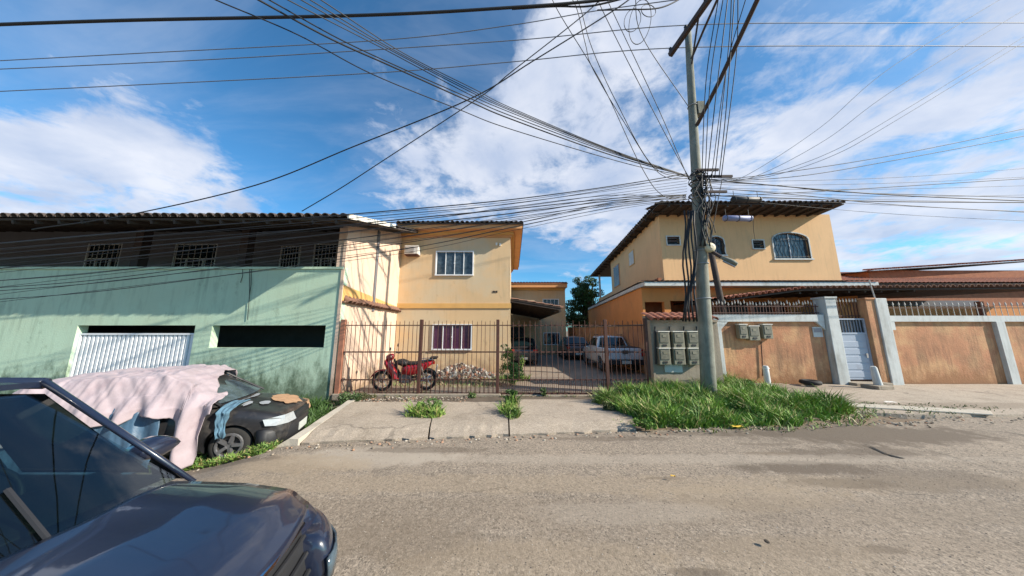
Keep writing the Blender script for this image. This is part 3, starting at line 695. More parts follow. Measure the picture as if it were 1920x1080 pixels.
def awning():
    Y0 = 12.55; Y1 = 21.9; xi = XH+.002; a = P(958, 562, Y0); b = P(1052, 578, Y0)
    t = thing('awning', 'dark brown tiled lean-to awning beside the ochre house over the driveway', 'awning', (1, 16, 0))
    u = Vector((b.x-xi, 0, b.z-a.z)); L = u.length; u.normalize()
    up = Vector((-u.z, 0, u.x))
    vs = [Vector((xi, Y0, a.z)), Vector((b.x, Y0, b.z)), Vector((b.x, Y1, b.z)), Vector((xi, Y1, a.z))]; vs += [v+up*.04 for v in vs]
    MB().add(vs, [(0,3,2,1),(4,5,6,7),(0,1,5,4),(1,2,6,5),(2,3,7,6),(3,0,4,7)]).build('deck', 'wood_dark', t)
    mb = corrugated(MB(), Vector((b.x, Y0, b.z))+up*.06, Vector((b.x, Y1, b.z))+up*.06, -u, L); mb.build('tiles', 'tile_brown', t, kind='stuff')
    for i in range(16):
        y = Y0+.05+i*.6; MB().beam(Vector((xi, y, a.z))-up*.05, Vector((b.x, y, b.z))-up*.05, .05, .09).build('rafter', 'wood_dark', t)
    MB().beam((b.x-.05, Y0, b.z-.12), (b.x-.05, Y1, b.z-.12), .08, .10).build('beam', 'wood_dark', t)
    eave_row(t, Vector((b.x+.1, Y0, b.z+.0)), Vector((b.x+.1, Y1, b.z+.0)), -u, 'tile_brown', pitch=.25)
awning()
def boundary_wall():
    A = Vector((5.9, 9.4, 0)); B = Vector((4.95, 24.5, 0)); u = (B-A).normalized(); n = Vector((u.y, -u.x, 0))
    t = thing('boundary_wall', 'long bare orange boundary wall behind the white pickup', 'wall', tuple(A))
    vs = [A, B, B+n*.18, A+n*.18]; zt = 2.12; vs = vs+[v+Vector((0, 0, zt)) for v in vs]
    MB().add(vs, [(0,3,2,1),(4,5,6,7),(0,1,5,4),(1,2,6,5),(2,3,7,6),(3,0,4,7)]).build('masonry', 'wall_orange', t)
    vs = [A-n*.04, B-n*.04, B+n*.22, A+n*.22]; vs = [v+Vector((0, 0, zt)) for v in vs]; vs = vs+[v+Vector((0, 0, .06)) for v in vs]
    MB().add(vs, [(0,3,2,1),(4,5,6,7),(0,1,5,4),(1,2,6,5),(2,3,7,6),(3,0,4,7)]).build('coping', 'cement', t)
boundary_wall()

# ------------------------------------------------------------------ right house
def right_house():
    Y = 13.0; zt = PZ(402, Y); zl = PZ(530, Y); x0 = PX(1240, 460, Y); x1 = PX(1566, 460, Y); sk = .104; Yb1 = 22.3; Yb2 = 28
    t = thing('orange_house', 'large pale orange two storey house with dark overhanging roof right of the pole', 'house', (x0+3, Y, 0))
    wins = [(1251, 1274, 444, 459), (1411, 1431, 451, 466)]
    hs = [(PX(a, 455, Y), PX(b, 455, Y), PZ(d, Y), PZ(c, Y)) for a, b, c, d in wins]
    ar = [(1330, 1357, 444, 478), (1450, 1516, 437, 485)]
    hs2 = [(PX(a, 460, Y), PX(b, 460, Y), PZ(d, Y), PZ(c, Y)) for a, b, c, d in ar]
    # upper storey: front wall with openings (arched heads are filled at the corners)
    mb = MB(); wall_with_holes(mb, x0, x1, zl, zt, Y, Y+.2, hs+hs2)
    for (a, b, c, d) in hs2:
        rr = (d-c)*.26; n = 8; cx = (a+b)/2
        for sgn in (-1, 1):
            pts = [(cx+sgn*(b-a)/2, d+.0005)]+[(cx+sgn*(b-a)/2*math.cos(math.pi/2*k/n), d-rr+rr*math.sin(math.pi/2*k/n)) for k in range(n+1)]
            mb.prism(pts, Y+.001, Y+.199, 'y')
    dxb = sk*(Yb1-Y)
    def sidequad(xa, ya, xb, yb, z0, z1, th=.2):
        vs = [(xa, ya, z0), (xb, yb, z0), (xb+th, yb, z0), (xa+th, ya, z0)]; vs += [(x, y, z1) for x, y, z in vs]
        mb.add(vs, [(0,3,2,1),(4,5,6,7),(0,1,5,4),(1,2,6,5),(2,3,7,6),(3,0,4,7)])
    sidequad(x0, Y+.2, x0+dxb, Yb1, zl-.0, zt); sidequad(x1-.2, Y+.2, x1-.2+dxb, Yb1, zl, zt)
    mb.box(x0+dxb, x1+dxb, Yb1, Yb1+.2, zl, zt)
    mb.build('upper_wall', 'pale_orange', t)
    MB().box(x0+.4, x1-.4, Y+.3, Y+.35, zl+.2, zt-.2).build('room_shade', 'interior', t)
    # terrace parapet behind
    mb = MB(); sidequad(x0+dxb+.0, Yb1+.2, x0+sk*(Yb2-Y), Yb2, zl-.6, zl+.95, .15); mb.build('terrace_parapet', 'pale_orange', t)
    xx = x0+sk*(Yb2-Y)-.15; MB().box(xx+.2, xx+.35, Yb2-.3, Yb2-.15, zl+.95, zt-.1).build('terrace_post', 'white_plaster', t)
    # lower storey
    mb = MB(); lo = [(PX(1210, 580, Y), PX(1246, 580, Y), PZ(604, Y), PZ(566, Y)), (PX(1258, 580, Y), PX(1312, 580, Y), PZ(604, Y), PZ(564, Y)), (PX(1345, 580, Y), PX(1480, 580, Y), PZ(604, Y), PZ(566, Y))]
    xl = x0-1.15
    wall_with_holes(mb, xl, x1+.6, 0, zl-.25, Y, Y+.2, lo); sidequad(xl, Y+.2, xl+sk*(Yb2-Y), Yb2, 0, zl-.25)
    mb.build('lower_wall', 'deep_orange', t)
    MB().box(xl+.3, x1+.4, Y+1.2, Y+1.3, 0, zl-.3).build('veranda_wall', 'brick_red', t)
    # ledge: white fascia with a tile course above, along front and side
    fa = MB(); fa.box(x0-1.25, x1+1.0, Y-.55, Y+.25, zl-.24, zl-.06); 
    fa.build('fascia', 'white_plaster', t)
    mb = MB(); A = Vector((x0-1.25, Y+.25, 0)); Bv = A+Vector((sk, 1, 0))*(Yb2-Y-1)
    vs = [A+Vector((0,0,zl-.24)), Bv+Vector((0,0,zl-.24)), Bv+Vector((.2,0,zl-.24)), A+Vector((.2,0,zl-.24))]; vs = vs+[v+Vector((0,0,.18)) for v in vs]
    mb.add(vs, [(0,3,2,1),(4,5,6,7),(0,1,5,4),(1,2,6,5),(2,3,7,6),(3,0,4,7)]); mb.build('fascia', 'white_plaster', t)
    sk_ = MB(); corrugated(sk_, (x0-1.3, Y-.6, zl-.05), (x1+1.0, Y-.6, zl-.05), (0, 1, .22), .62, amp=.03, step=.3)
    A = Vector((x0-1.32, Y-.1, zl-.05)); Bv = A+Vector((sk, 1, 0))*(Yb2-Y-1); corrugated(sk_, Bv, A, (1, 0, .2), 1.2, amp=.03, step=.3)
    sk_.build('skirt_tiles', 'tile_brown', t, kind='stuff')
    # main roof
    ov = 1.15; Ye = Y-ov; ze = zt+.02; xa = x0-.62; xb = PX(1583, 383, Ye); pitch = .22
    xr = Yb2+1
    base = [Vector((xa, Ye, ze)), Vector((xb, Ye, ze)), Vector((xb+sk*(xr-Ye), xr, ze)), Vector((xa+sk*(xr-Ye), xr, ze))]
    top = [Vector((xa+4, Ye+5, ze+1.0)), Vector((xb-4, Ye+5, ze+1.0)), Vector((xb-4+sk*(xr-Ye), xr-5, ze+1.0)), Vector((xa+4+sk*(xr-Ye), xr-5, ze+1.0))]
    rb = [v-Vector((0,0,.05)) for v in base]
    rf = MB().add(rb+base+top, [(0,3,2,1),(0,1,5,4),(1,2,6,5),(2,3,7,6),(3,0,4,7),(4,5,9,8),(5,6,10,9),(6,7,11,10),(7,4,8,11),(8,9,10,11)]).build('roof', 'wood_dark', t)
    sub(corrugated(MB(), (xa, Ye, ze+.02), (xb, Ye, ze+.02), (0, 1, pitch), 1.5), 'tiles', 'tile_dark', rf, kind='stuff')
    eave_row(t, (xa, Ye-.06, ze+.0), (xb, Ye-.06, ze+.0), (0, 1, pitch), 'tile_dark', pitch=.24)
    eave_row(t, Vector((xa-.06, Ye, ze)), Vector((xa-.06+sk*(xr-Ye), xr, ze)), (1, 0, pitch), 'tile_dark', pitch=.26)
    for i in range(15):
        x = xa+.5+i*(xb-xa-1)/14; sub(MB().box(x-.04, x+.04, Ye+.02, Y-.001, ze-.15, ze-.052), 'rafter', 'wood_dark', rf)
    for i in range(18):
        y = Ye+.7+i*.9; x = xa+sk*(y-Ye); sub(MB().box(x+.02, x+.58, y, y+.08, ze-.15, ze-.052), 'rafter', 'wood_dark', rf)
    # small windows
    for (a, b, c, d) in hs:
        f = MB(); f.box(a-.05, b+.05, Y-.03, Y+.05, d-.0, d+.05); f.box(a-.05, b+.05, Y-.05, Y+.05, c-.05, c); f.box(a-.05, a, Y-.03, Y+.05, c, d); f.box(b, b+.05, Y-.03, Y+.05, c, d)
        fo = f.build('window', 'white_plaster', t)
        for k in range(3): z = c+(d-c)*(k+.1)/3; sub(MB().obox(((a+b)/2, Y+.06, z+(d-c)/6), ((b-a)/2, 0, 0), (0, .02, -.03), (0, .004, .006)), 'louvre', 'glass_blue', fo)
    # arched windows with iron grilles
    for (a, b, c, d) in hs2:
        cx = (a+b)/2; hw = (b-a)/2; rr = (d-c)*.26
        arch = [(cx-hw*math.cos(math.pi*k/16), d-rr+rr*math.sin(math.pi*k/16)) for k in range(17)]
        outer = [(cx-(hw+.06)*math.cos(math.pi*k/16), d-rr+(rr+.06)*math.sin(math.pi*k/16)) for k in range(17)]
        f = MB()
        for k in range(16): f.prism([arch[k], arch[k+1], outer[k+1], outer[k]], Y-.03, Y+.04, 'y')
        f.box(a-.06, a, Y-.03, Y+.04, c, d-rr); f.box(b, b+.06, Y-.03, Y+.04, c, d-rr); f.box(a-.1, b+.1, Y-.07, Y+.04, c-.07, c)
        fo = f.build('window', 'white_plaster', t)
        sub(MB().prism([(a, c), (b, c)]+arch[::-1], Y+.10, Y+.11, 'y'), 'pane', 'glass_blue', fo)
        sub(MB().box(cx-.02, cx+.02, Y+.07, Y+.095, c, d-.02), 'mullion', 'white_metal', fo)
        g = 9
        for k in range(g):
            x = a+(b-a)*(k+.5)/g; hh = d-rr+rr*math.sqrt(max(0, 1-((x-cx)/hw)**2)); 
            pts = [(x+.05*math.sin(j*1.35+k), Y-.05, c+(hh-c)*j/8) for j in range(9)]
            sub(MB().tube(pts, .013, 4), 'bar', 'iron_black', fo)
        for z in (c+.08, d-rr): sub(MB().box(a, b, Y-.055, Y-.035, z, z+.02), 'bar', 'iron_black', fo)
    # side windows
    def sidewin(px0, px1, py0, py1, arch):
        # intersect pixel columns with the side wall
        def sp(px, py):
            d = ray(px, py); t_ = (x0-sk*Y)/(d.x-sk*d.y); return Vector((d.x*t_, d.y*t_, H+d.z*t_))
        p0 = sp(px0, py0); p1 = sp(px1, py1); zlo = min(p0.z, p1.z); zhi = max(p0.z, p1.z)
        ya, yb = sorted((p0.y, p1.y))
        return ya, yb, zlo, zhi
    for (px0, px1, py0, py1, col) in ((1151, 1163, 503, 533, 'glass_dark'), (1180, 1190, 476, 493, 'white_plaster')):
        ya, yb, zlo, zhi = sidewin(px0, px1, py0, py1, True); xs = x0+sk*(ya-Y)
        def q(y, z, o): return (x0+sk*(y-Y)-o, y, z)
        def slab3(y0, y1, z0, z1, o0, o1): 
            vs = [q(y0, z0, o0), q(y1, z0, o0), q(y1, z1, o0), q(y0, z1, o0), q(y0, z0, o1), q(y1, z0, o1), q(y1, z1, o1), q(y0, z1, o1)]
            return MB().add(vs, [(0,1,2,3),(7,6,5,4),(0,4,5,1),(1,5,6,2),(2,6,7,3),(3,7,4,0)])
        fo = slab3(ya-.08, yb+.08, zlo-.06, zhi+.06, .002, .04).build('window', 'orange_trim' if col == 'glass_dark' else 'amber_band', t)
        sub(slab3(ya, yb, zlo, zhi, .041, .05), 'pane', col, fo)
        if col == 'glass_dark':
            for k in range(5): y = ya+(yb-ya)*(k+.5)/5; sub(slab3(y-.012, y+.012, zlo, zhi, .052, .07), 'bar', 'spike_paint', fo)
    # chimney-like stub at the ledge corner and downpipe
    q2 = P(1236, 527, Y-.4); MB().box(q2.x-.07, q2.x+.07, q2.y-.07, q2.y+.07, q2.z-.1, q2.z+.15).build('downpipe', 'brick_red', t)
right_house()

# ------------------------------------------------------------------ meter wall and orange street wall
YM = 8.95; YW = 9.95
def meter_wall():
    x0 = PX(1222, 650, YM); x1 = PX(1350, 650, YM); zt = PZ(604, YM)
    t = thing('meter_wall', 'grey cement wall topped with tiles holding six electricity meters', 'wall', (x0, YM, 0))
    MB().box(x0, x1, YM, YM+.25, -.05, zt).build('masonry', 'cement', t)
    MB().box(x0-.04, x1, YM-.04, YM+.3, zt, zt+.07).build('coping', 'cement', t)
    tl = corrugated(MB(), (x0-.05, YM-.15, zt+.09), (x1-.05, YM-.15, zt+.10), (0, 1, .35), .7, amp=.045, step=.34)
    tl.build('tiles', 'tile_red', t, kind='stuff')
    eave_row(t, (x0-.05, YM-.2, zt+.05), (x1-.1, YM-.2, zt+.06), (0, 1, .35), 'tile_red', pitch=.2)
    MB().box(x0, x1-.02, YM+.3, YM+.5, 0, zt+.22).build('back_support', 'cement', t)
meter_wall()
def meter_box(px, py, pw, ph, Y, label, group, dark=False):
    q = P(px, py, Y); w = pw/F*Y*.5*1.02; h = ph/F*Y*.5*1.05
    t = thing('meter_box', label, 'meter box', (q.x, Y, q.z-h), 0, group)
    MB().box(q.x-w, q.x+w, Y-.17, Y-.003, q.z-h, q.z+h).build('casing', 'meter_shell', t, bevel=.015)
    MB().box(q.x-w*.78, q.x+w*.78, Y-.188, Y-.171, q.z-h*.35, q.z+h*.85).build('lid', 'meter_face', t, bevel=.006)
    MB().box(q.x-w*.3, q.x+w*.3, Y-.196, Y-.189, q.z+h*.35, q.z+h*.65).build('dial_window', 'meter_shell', t)
    MB().box(q.x-w*1.03, q.x+w*1.03, Y-.2, Y-.003, q.z+h+.002, q.z+h+.03).build('hood', 'barge_white', t)
    MB().box(q.x-w*.35, q.x+w*.35, Y-.185, Y-.171, q.z-h*.8, q.z-h*.55).build('latch', 'plastic_black', t)
cols = ['left', 'middle', 'right']
for r, (py, row) in enumerate(((637, 'upper'), (668, 'lower'))):
    for c in range(3):
        meter_box((1240, 1267, 1294)[c]+r*1.5, py, 20, 27, YM, 'grey meter box, %s one in the %s row on the cement wall' % (cols[c], row), 'electricity meter boxes on the cement wall')
mb = MB(); q = P(1262, 690, YM); MB().box(q.x-.28, q.x+.28, YM-.03, YM-.002, q.z-.13, q.z+.13).build('plate', 'plate_grey'); bpy.data.objects['plate'].name = 'wall_plate'
tag(bpy.data.objects['wall_plate'], 'pale worn plate on the cement wall below the six meter boxes', 'plate')
def conduits():
    for i, px in enumerate((1228, 1255, 1282, 1306)):
        a = P(px, 612, YM-.05); b = P(px+2, 683, YM-.05)
        o = MB().tube([a, b], .022, 8).build('conduit', 'plastic_black'); tag(o, 'black conduit pipe on the cement wall, %s of four between the meter boxes' % ['leftmost', 'second', 'third', 'rightmost'][i], 'pipe', 'conduits on the cement wall')
conduits()
def street_wall():
    Y = YW; x0 = PX(1343, 650, Y); x1 = PX(1553, 650, Y); zt = PZ(603, Y); zb = PZ(590, Y); X = lambda px: PX(px, 660, Y)
    t = thing('street_wall', 'weathered orange street wall framed in white under a spiked railing', 'wall', (x0, Y, 0))
    fw = .24
    MB().box(x0+fw-.05, x1, Y+.06, Y+.25, -.05, zt).build('masonry', 'wall_orange', t)
    MB().box(x0, x0+fw, Y-.02, Y+.27, -.05, zt).build('frame', 'white_plaster', t)
    MB().box(x0, x1, Y-.03, Y+.29, zt, zb).build('beam', 'white_plaster', t)
    # haunches in the corners
    h = MB(); h.prism([(x0+fw, zt), (x0+fw+.28, zt), (x0+fw, zt-.28)], Y-.015, Y+.06, 'y'); h.prism([(x1, zt), (x1, zt-.3), (x1-.3, zt)], Y-.015, Y+.06, 'y'); h.build('haunch', 'white_plaster', t)
    # railing
    rl = thing('spiked_railing', 'row of white tipped iron spikes along the top of the orange wall', 'railing', (x0, Y, zb))
    zr = PZ(569, Y); 
    MB().box(x0+.1, x1, Y+.1, Y+.13, zb+.06, zb+.09).build('rail', 'rust_iron', rl); MB().box(x0+.1, x1, Y+.1, Y+.13, zb+.30, zb+.33).build('rail', 'rust_iron', rl)
    n = 34; bar = MB().box(-.010, .010, -.010, .010, 0, .38).mesh('bar', 'rust_iron')
    sp = MB().tube([(0,0,.38),(0,0,.42),(0,0,.52)], [.014,.026,.003], 6).mesh('spike', 'spike_paint')
    for i in range(n):
        x = x0+.15+(x1-x0-.25)*i/(n-1)
        b = bpy.data.objects.new('bar', bar); C.objects.link(b); b.parent = rl; b.location = (x-x0, .115, 0)
        s = bpy.data.objects.new('spike', sp); C.objects.link(s); s.parent = b; s.scale = (1, 1, .9+.2*rnd())
        b.rotation_euler = (0, (rnd()-.5)*.08, 0)
    # pillar, door, second pillar
    def pillar(px0, px1, ytop, m, nm, lab):
        a = PX(px0, 712, Y); b = PX(px1, 712, Y); z = PZ(ytop, Y, px0)
        o = thing(nm, lab, 'pillar', ((a+b)/2, Y, 0)); MB().box(a, b, Y-.12, Y+.3, -.05, z).build('shaft', m, o, bevel=.015)
        MB().box(a-.03, b+.03, Y-.15, Y+.33, z, z+.06).build('cap', m, o); return a, b
    p1 = pillar(1566, 1587, 560, 'white_plaster', 'gate_pillar', 'white plastered pillar left of the grey blue metal door')
    p2 = pillar(1644, 1661, 562, 'wall_orange', 'gate_pillar', 'orange pillar right of the grey blue metal door')
    a, b = PX(1663, 712, Y), PX(1683, 712, Y)
    o = thing('gate_pillar', 'white plastered pillar with a thin rod beside the orange pillar', 'pillar', ((a+b)/2, Y, 0)); z = PZ(560, Y)
    MB().box(p2[1]+.004, b, Y-.16, Y+.28, -.05, z).build('shaft', 'white_plaster', o, bevel=.015)
    q = P(1628, 560, Y); MB().tube([(b-.2, Y, z), (b-.28, Y, z+.7)], .02, 6).build('rod', 'spike_paint', o)
    # door
    dx0, dx1 = p1[1]+.01, p2[0]-.01; dzt = PZ(597, Y); 
    d = thing('metal_door', 'grey blue metal street door with barred top between two pillars', 'door', ((dx0+dx1)/2, Y, 0))
    zm = PZ(625, Y)
    f = MB(); f.box(dx0, dx0+.06, Y, Y+.08, .15, dzt); f.box(dx1-.06, dx1, Y, Y+.08, .15, dzt); f.box(dx0+.06, dx1-.06, Y, Y+.08, dzt-.05, dzt); f.box(dx0+.06, dx1-.06, Y, Y+.08, zm-.03, zm+.03); f.build('frame', 'blue_door', d)
    MB().box(dx0+.06, dx1-.06, Y+.02, Y+.05, .2, zm-.03).build('panel', 'blue_door', d)
    for k in range(5): z = .28+k*.26; MB().box(dx0+.1, dx1-.1, Y+.008, Y+.02, z, z+.2).build('panel', 'blue_door', d, bevel=.005)
    for k in range(9): x = dx0+.1+(dx1-dx0-.2)*k/8; MB().box(x-.012, x+.012, Y+.02, Y+.045, zm+.03, dzt-.05).build('bar', 'iron_black', d)
    MB().box(dx0+.07, dx1-.07, Y+.06, Y+.065, zm+.03, dzt-.05).build('mesh_panel', 'blue_door', d)
    MB().box(dx1-.2, dx1-.14, Y-.02, Y+.008, .95, 1.1).build('handle', 'chrome', d)
    st = structure('door_step', MB().box(dx0-.1, dx1+.1, Y-.35, Y+.3, .0, .14), 'cement', bevel=.015)
    # railing over the door and the wall beyond
    r2 = thing('spiked_railing', 'short run of iron spikes above the metal door', 'railing', (dx0, Y, dzt))
    for k in range(9):
        x = dx0+.05+(dx1-dx0-.1)*k/8; MB().box(x-.01, x+.01, Y+.1, Y+.12, dzt, PZ(566, Y)).build('bar', 'rust_iron', r2); 
        MB().tube([(x, Y+.11, PZ(566, Y)), (x, Y+.11, PZ(566, Y)+.04), (x, Y+.11, PZ(566, Y)+.14)], [.012,.024,.003], 6).build('spike', 'spike_paint', r2)
    MB().box(dx0, dx1, Y+.095, Y+.125, dzt+.08, dzt+.11).build('rail', 'rust_iron', r2)
    w2 = thing('street_wall', 'orange wall continuing to the right past the last white pillar', 'wall', (b, Y, 0))
    MB().box(b, 30, Y+.06, Y+.25, -.05, PZ(603, Y)).build('masonry', 'wall_orange', w2)
    MB().box(b, 30, Y-.03, Y+.29, PZ(603, Y), PZ(592, Y)).build('beam', 'white_plaster', w2)
    MB().box(b, b+.3, Y-.02, Y+.05, PZ(603,Y)-.3, PZ(603, Y)).build('haunch', 'white_plaster', w2)
    for xx in (17.5, 21.5, 26): MB().box(xx, xx+.3, Y-.05, Y+.3, -.05, PZ(603, Y)).build('post', 'white_plaster', w2)
    r3 = thing('spiked_railing', 'run of iron spikes on the wall right of the last pillar', 'railing', (b, Y, PZ(592, Y)))
    for k in range(40):
        x = b+.12+k*.22; zz = PZ(592, Y); MB().tube([(x, Y+.11, zz), (x, Y+.11, zz+.38), (x, Y+.11, zz+.42), (x, Y+.11, zz+.52)], [.01, .01, .024, .003], 5).build('spike', 'spike_paint', r3)
    MB().box(b, b+9, Y+.1, Y+.13, PZ(592, Y)+.28, PZ(592, Y)+.31).build('rail', 'rust_iron', r3)
    # address plate
    q = P(1532, 622, Y+.06); pl = thing('address_plate', 'small grey and white plate on the orange wall near the white pillar', 'plate', tuple(q))
    MB().box(q.x-.17, q.x+.17, Y+.035, Y+.058, q.z-.19, q.z+.17).build('backing', 'white_plaster', pl); MB().box(q.x-.14, q.x+.14, Y+.028, Y+.034, q.z-.02, q.z+.13).build('face', 'ac_grille', pl)
street_wall()
for i, (px, w, l) in enumerate(((1387, 15, 'left grey meter box of three on the orange wall'), (1407, 19, 'dark middle meter box of three on the orange wall'), (1432, 17, 'right pale meter box of three on the orange wall'))):
    meter_box(px, 622+(3 if i == 1 else 0), w, 24, YW+.05, l, 'meter boxes on the orange wall')
a = P(1427, 640, YW+.02); b = P(1430, 705, YW+.02); o = MB().tube([a, (a+b)/2+Vector((.01,0,0)), b], .016, 6).build('conduit', 'rust_iron'); tag(o, 'thin dark pipe running down the orange wall from the meter boxes', 'pipe')

def carport_right():
    Y0 = 10.4; t = thing('carport', 'low tiled carport roof behind the spiked railing at the right', 'carport', (11, Y0, 0))
    a = P(1378, 563, Y0+.0); b = P(1700, 540, Y0); 
    zf = PZ(556, Y0)
    # gable end: left edge sloping up to the right
    A = P(1372, 563, Y0); B = P(1505, 545, Y0); D = P(1720, 541, Y0)
    und = MB(); dep = Vector((0, 5, .2))
    def plank(p, q, m, th=.06):
        vs = [p, q, q+dep, p+dep]; vs = vs+[v+Vector((0,0,th)) for v in vs]
        return MB().add(vs, [(0,3,2,1),(4,5,6,7),(0,1,5,4),(1,2,6,5),(2,3,7,6),(3,0,4,7)])
    plank(A, B, 'wood_dark').build('deck', 'wood_dark', t); plank(B, D+Vector((6,0,0)), 'wood_dark').build('deck', 'wood_dark', t)
    u = (B-A).normalized(); 
    mb = corrugated(MB(), A+Vector((0,0,.1)), A+Vector((0,5,.3)), u, (B-A).length, amp=.05); mb.build('tiles', 'tile_red', t, kind='stuff')
    eave_row(t, A+Vector((0,-.1,.07)), B+Vector((0,-.1,.07)), (0, 1, .02), 'tile_red', pitch=.24)
    eave_row(t, B+Vector((0,-.1,.07)), D+Vector((5,-.1,.07)), (0, 1, .02), 'tile_brown', pitch=.24)
    for i in range(8):
        p = B+(D-B)*i/7; MB().beam(p+Vector((0,.1,-.06)), p+dep+Vector((0,0,-.06)), .07, .1).build('rafter', 'wood_dark', t)
    for x in (A.x+1.2, 10.7, 14.5, 19): MB().box(x, x+.15, Y0+.6, Y0+.75, 0, A.z+.02).build('post', 'rust_light', t)
    # back: brick and planting shade seen between the spikes
    MB().box(A.x-.3, 9.4, Y0+1.9, Y0+2.0, 0, A.z-.02).build('back_wall', 'brick_red', t)
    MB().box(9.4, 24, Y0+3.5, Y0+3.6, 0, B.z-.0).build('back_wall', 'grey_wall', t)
    MB().box(13.4, 22, Y0+1.2, Y0+1.3, 0, PZ(590, Y0+1.2)+.35).build('low_wall', 'deep_orange', t)
carport_right()
def brick_house():
    Y = 15.5; a = PX(1606, 530, Y); zt0 = PZ(520, Y); zt1 = PZ(505, Y)
    t = thing('brick_house', 'low red brick house with reddish tiled roof at the far right edge', 'house', (a, Y, 0))
    MB().box(a, 34, Y, Y+6, 0, PZ(536, Y)).build('wall', 'brick_red', t)
    A = Vector((a-.2, Y-.4, PZ(533, Y-.4)+.05)); B = Vector((34, Y-.4, A.z+.05))
    rf = slab_between(MB(), A, B, (0, 1, .22), 6).build('roof', 'wood_dark', t); sub(corrugated(MB(), A, B, (0, 1, .32), 6, amp=.05), 'tiles', 'tile_red', rf, kind='stuff')
    A2 = P(1630, 520, Y+1.5); MB().box(A2.x, 34, Y+1.5, Y+6, A.z, PZ(507, Y+1.5)).build('upper_wall', 'brick_red', t)
    R0 = Vector((A2.x-.3, Y+1.2, PZ(507, Y+1.2))); slab_between(MB(), R0, Vector((35, Y+1.2, R0.z+.8)), (0, 1, .1), 5).build('upper_roof', 'tile_dark', t)
    eave_row(t, R0, Vector((35, Y+1.2, R0.z+.8)), (0, 1, .2), 'tile_red', pitch=.24)
brick_house()

# ------------------------------------------------------------------ iron fence and gates
zTop, zR1, zR2, zR3, zR4 = [PZ(v, YG, 935) for v in (603, 610, 660, 712, 738)]
post_px = [638, 787, 933, 1138, 1215]; post_x = [PX(p, 680, YG) for p in post_px]; post_x[0] = PX(637, 600, YG)+.13
BAR = {}
def bar_mesh(z0, z1, r=.0085):
    k = (round(z0, 2), round(z1, 2), r)
    if k not in BAR: BAR[k] = MB().tube([(0, 0, z0), (0, 0, z1)], r, 6).mesh('bar', 'rust_iron')
    return BAR[k]
def iron_section(i, name, cat, lab, lp, rp, step, dense):
    xa, xb = post_x[i], post_x[i+1]; t = thing(name, lab, cat, (xa, YG, 0)); pw = .045 if i else .07
    a = xa+(pw if lp else .05); b = xb-(.045 if rp else .05)
    if lp: MB().box(xa-pw, xa+pw, YG-.045, YG+.045, -.05, zTop+.06).build('post', 'rust_light' if i == 0 else 'rust_iron', t, bevel=.006)
    if rp: MB().box(xb-.045, xb+.045, YG-.045, YG+.045, -.05, zTop+(.06 if i < 3 else .1)).build('post', 'rust_iron', t, bevel=.006)
    zl = [(zR1, .014), (zR2, .018), (zR3, .016), (zR4, .026)]
    for z, h in zl: MB().box(a, b, YG-.016, YG+.016, z-h, z+h).build('rail', 'rust_iron', t)
    n = max(3, int((b-a)/step))
    for k in range(n):
        x = a+(b-a)*(k+.5)/n; o = bpy.data.objects.new('bar', bar_mesh(zR4, zTop+.03*(k % 2))); C.objects.link(o); o.parent = t
        o.location = (x-xa, -.026, 0); o.rotation_euler = ((rnd()-.5)*.008, (rnd()-.5)*.014, 0)
    m = n*dense
    for k in range(m if dense else 0):
        x = a+(b-a)*(k+.5)/m
        if (k % 2) == 0 or dense > 2:
            o = bpy.data.objects.new('bar', bar_mesh(zR4, zR3, .007)); C.objects.link(o); o.parent = t; o.location = (x-xa, .024, 0)
    return t
iron_section(0, 'iron_fence', 'fence', 'rusty barred fence panel beside the green wall, in front of the motorcycle', True, True, .125, 2)
iron_section(1, 'iron_fence', 'fence', 'rusty barred fence panel in the middle, in front of the rubble heap', False, True, .125, 2)
iron_section(2, 'iron_gate', 'gate', 'wide rust brown driveway gate with close set bars at the foot', False, True, .155, 3)
iron_section(3, 'iron_gate', 'gate', 'narrow rust brown gate leaf between two posts in front of the white pickup', False, True, .125, 2)
structure('fence_footing', MB().box(post_x[0]-.1, post_x[2]+.1, YG-.09, YG+.09, -.05, .13), 'cement', bevel=.02)
structure('fence_footing', MB().box(post_x[2]+.12, post_x[4]+.1, YG-.07, YG+.07, -.05, .10), 'cement', bevel=.02)

# ------------------------------------------------------------------ vehicles
def section(x, hw, zl, zt, cr):
    h = [(.0, zl), (.78*hw, zl), (.95*hw, zl+.05), (hw, zl+.35*(zt-zl)), (hw*.995, zl+.68*(zt-zl)), (hw*.96, zt-.05), (hw*.86, zt+.15*cr), (hw*.55, zt+.75*cr), (0, zt+cr)]
    return [(x, y, z) for y, z in h]+[(x, -y, z) for y, z in h[-2:0:-1]]
def car_body(name, stations, m, parent, wheels, wr, arch_r, label=None):
    mb = MB().loft([section(*s) for s in stations]); o = mb.build(name, m, parent, local=True, smooth=True)
    sb = o.modifiers.new('s', 'SUBSURF'); sb.levels = 2; sb.render_levels = 2
    cut = MB()
    for (wx, wy) in wheels: 
        s = 1 if wy > 0 else -1
        cut.cyl((wx, s*(abs(wy)-.24), wr*.95), (wx, s*(abs(wy)+.3), wr*.95), arch_r, 32)
    co = cut.build('cut', m, parent, local=True)
    bo = o.modifiers.new('b', 'BOOLEAN'); bo.operation = 'DIFFERENCE'; bo.object = co; bo.solver = 'EXACT'
    bake(o); bpy.data.objects.remove(co)
    for p in o.data.polygons: p.use_smooth = True
    try: o.data.set_sharp_from_angle(angle=R(40))
    except Exception: pass
    return o
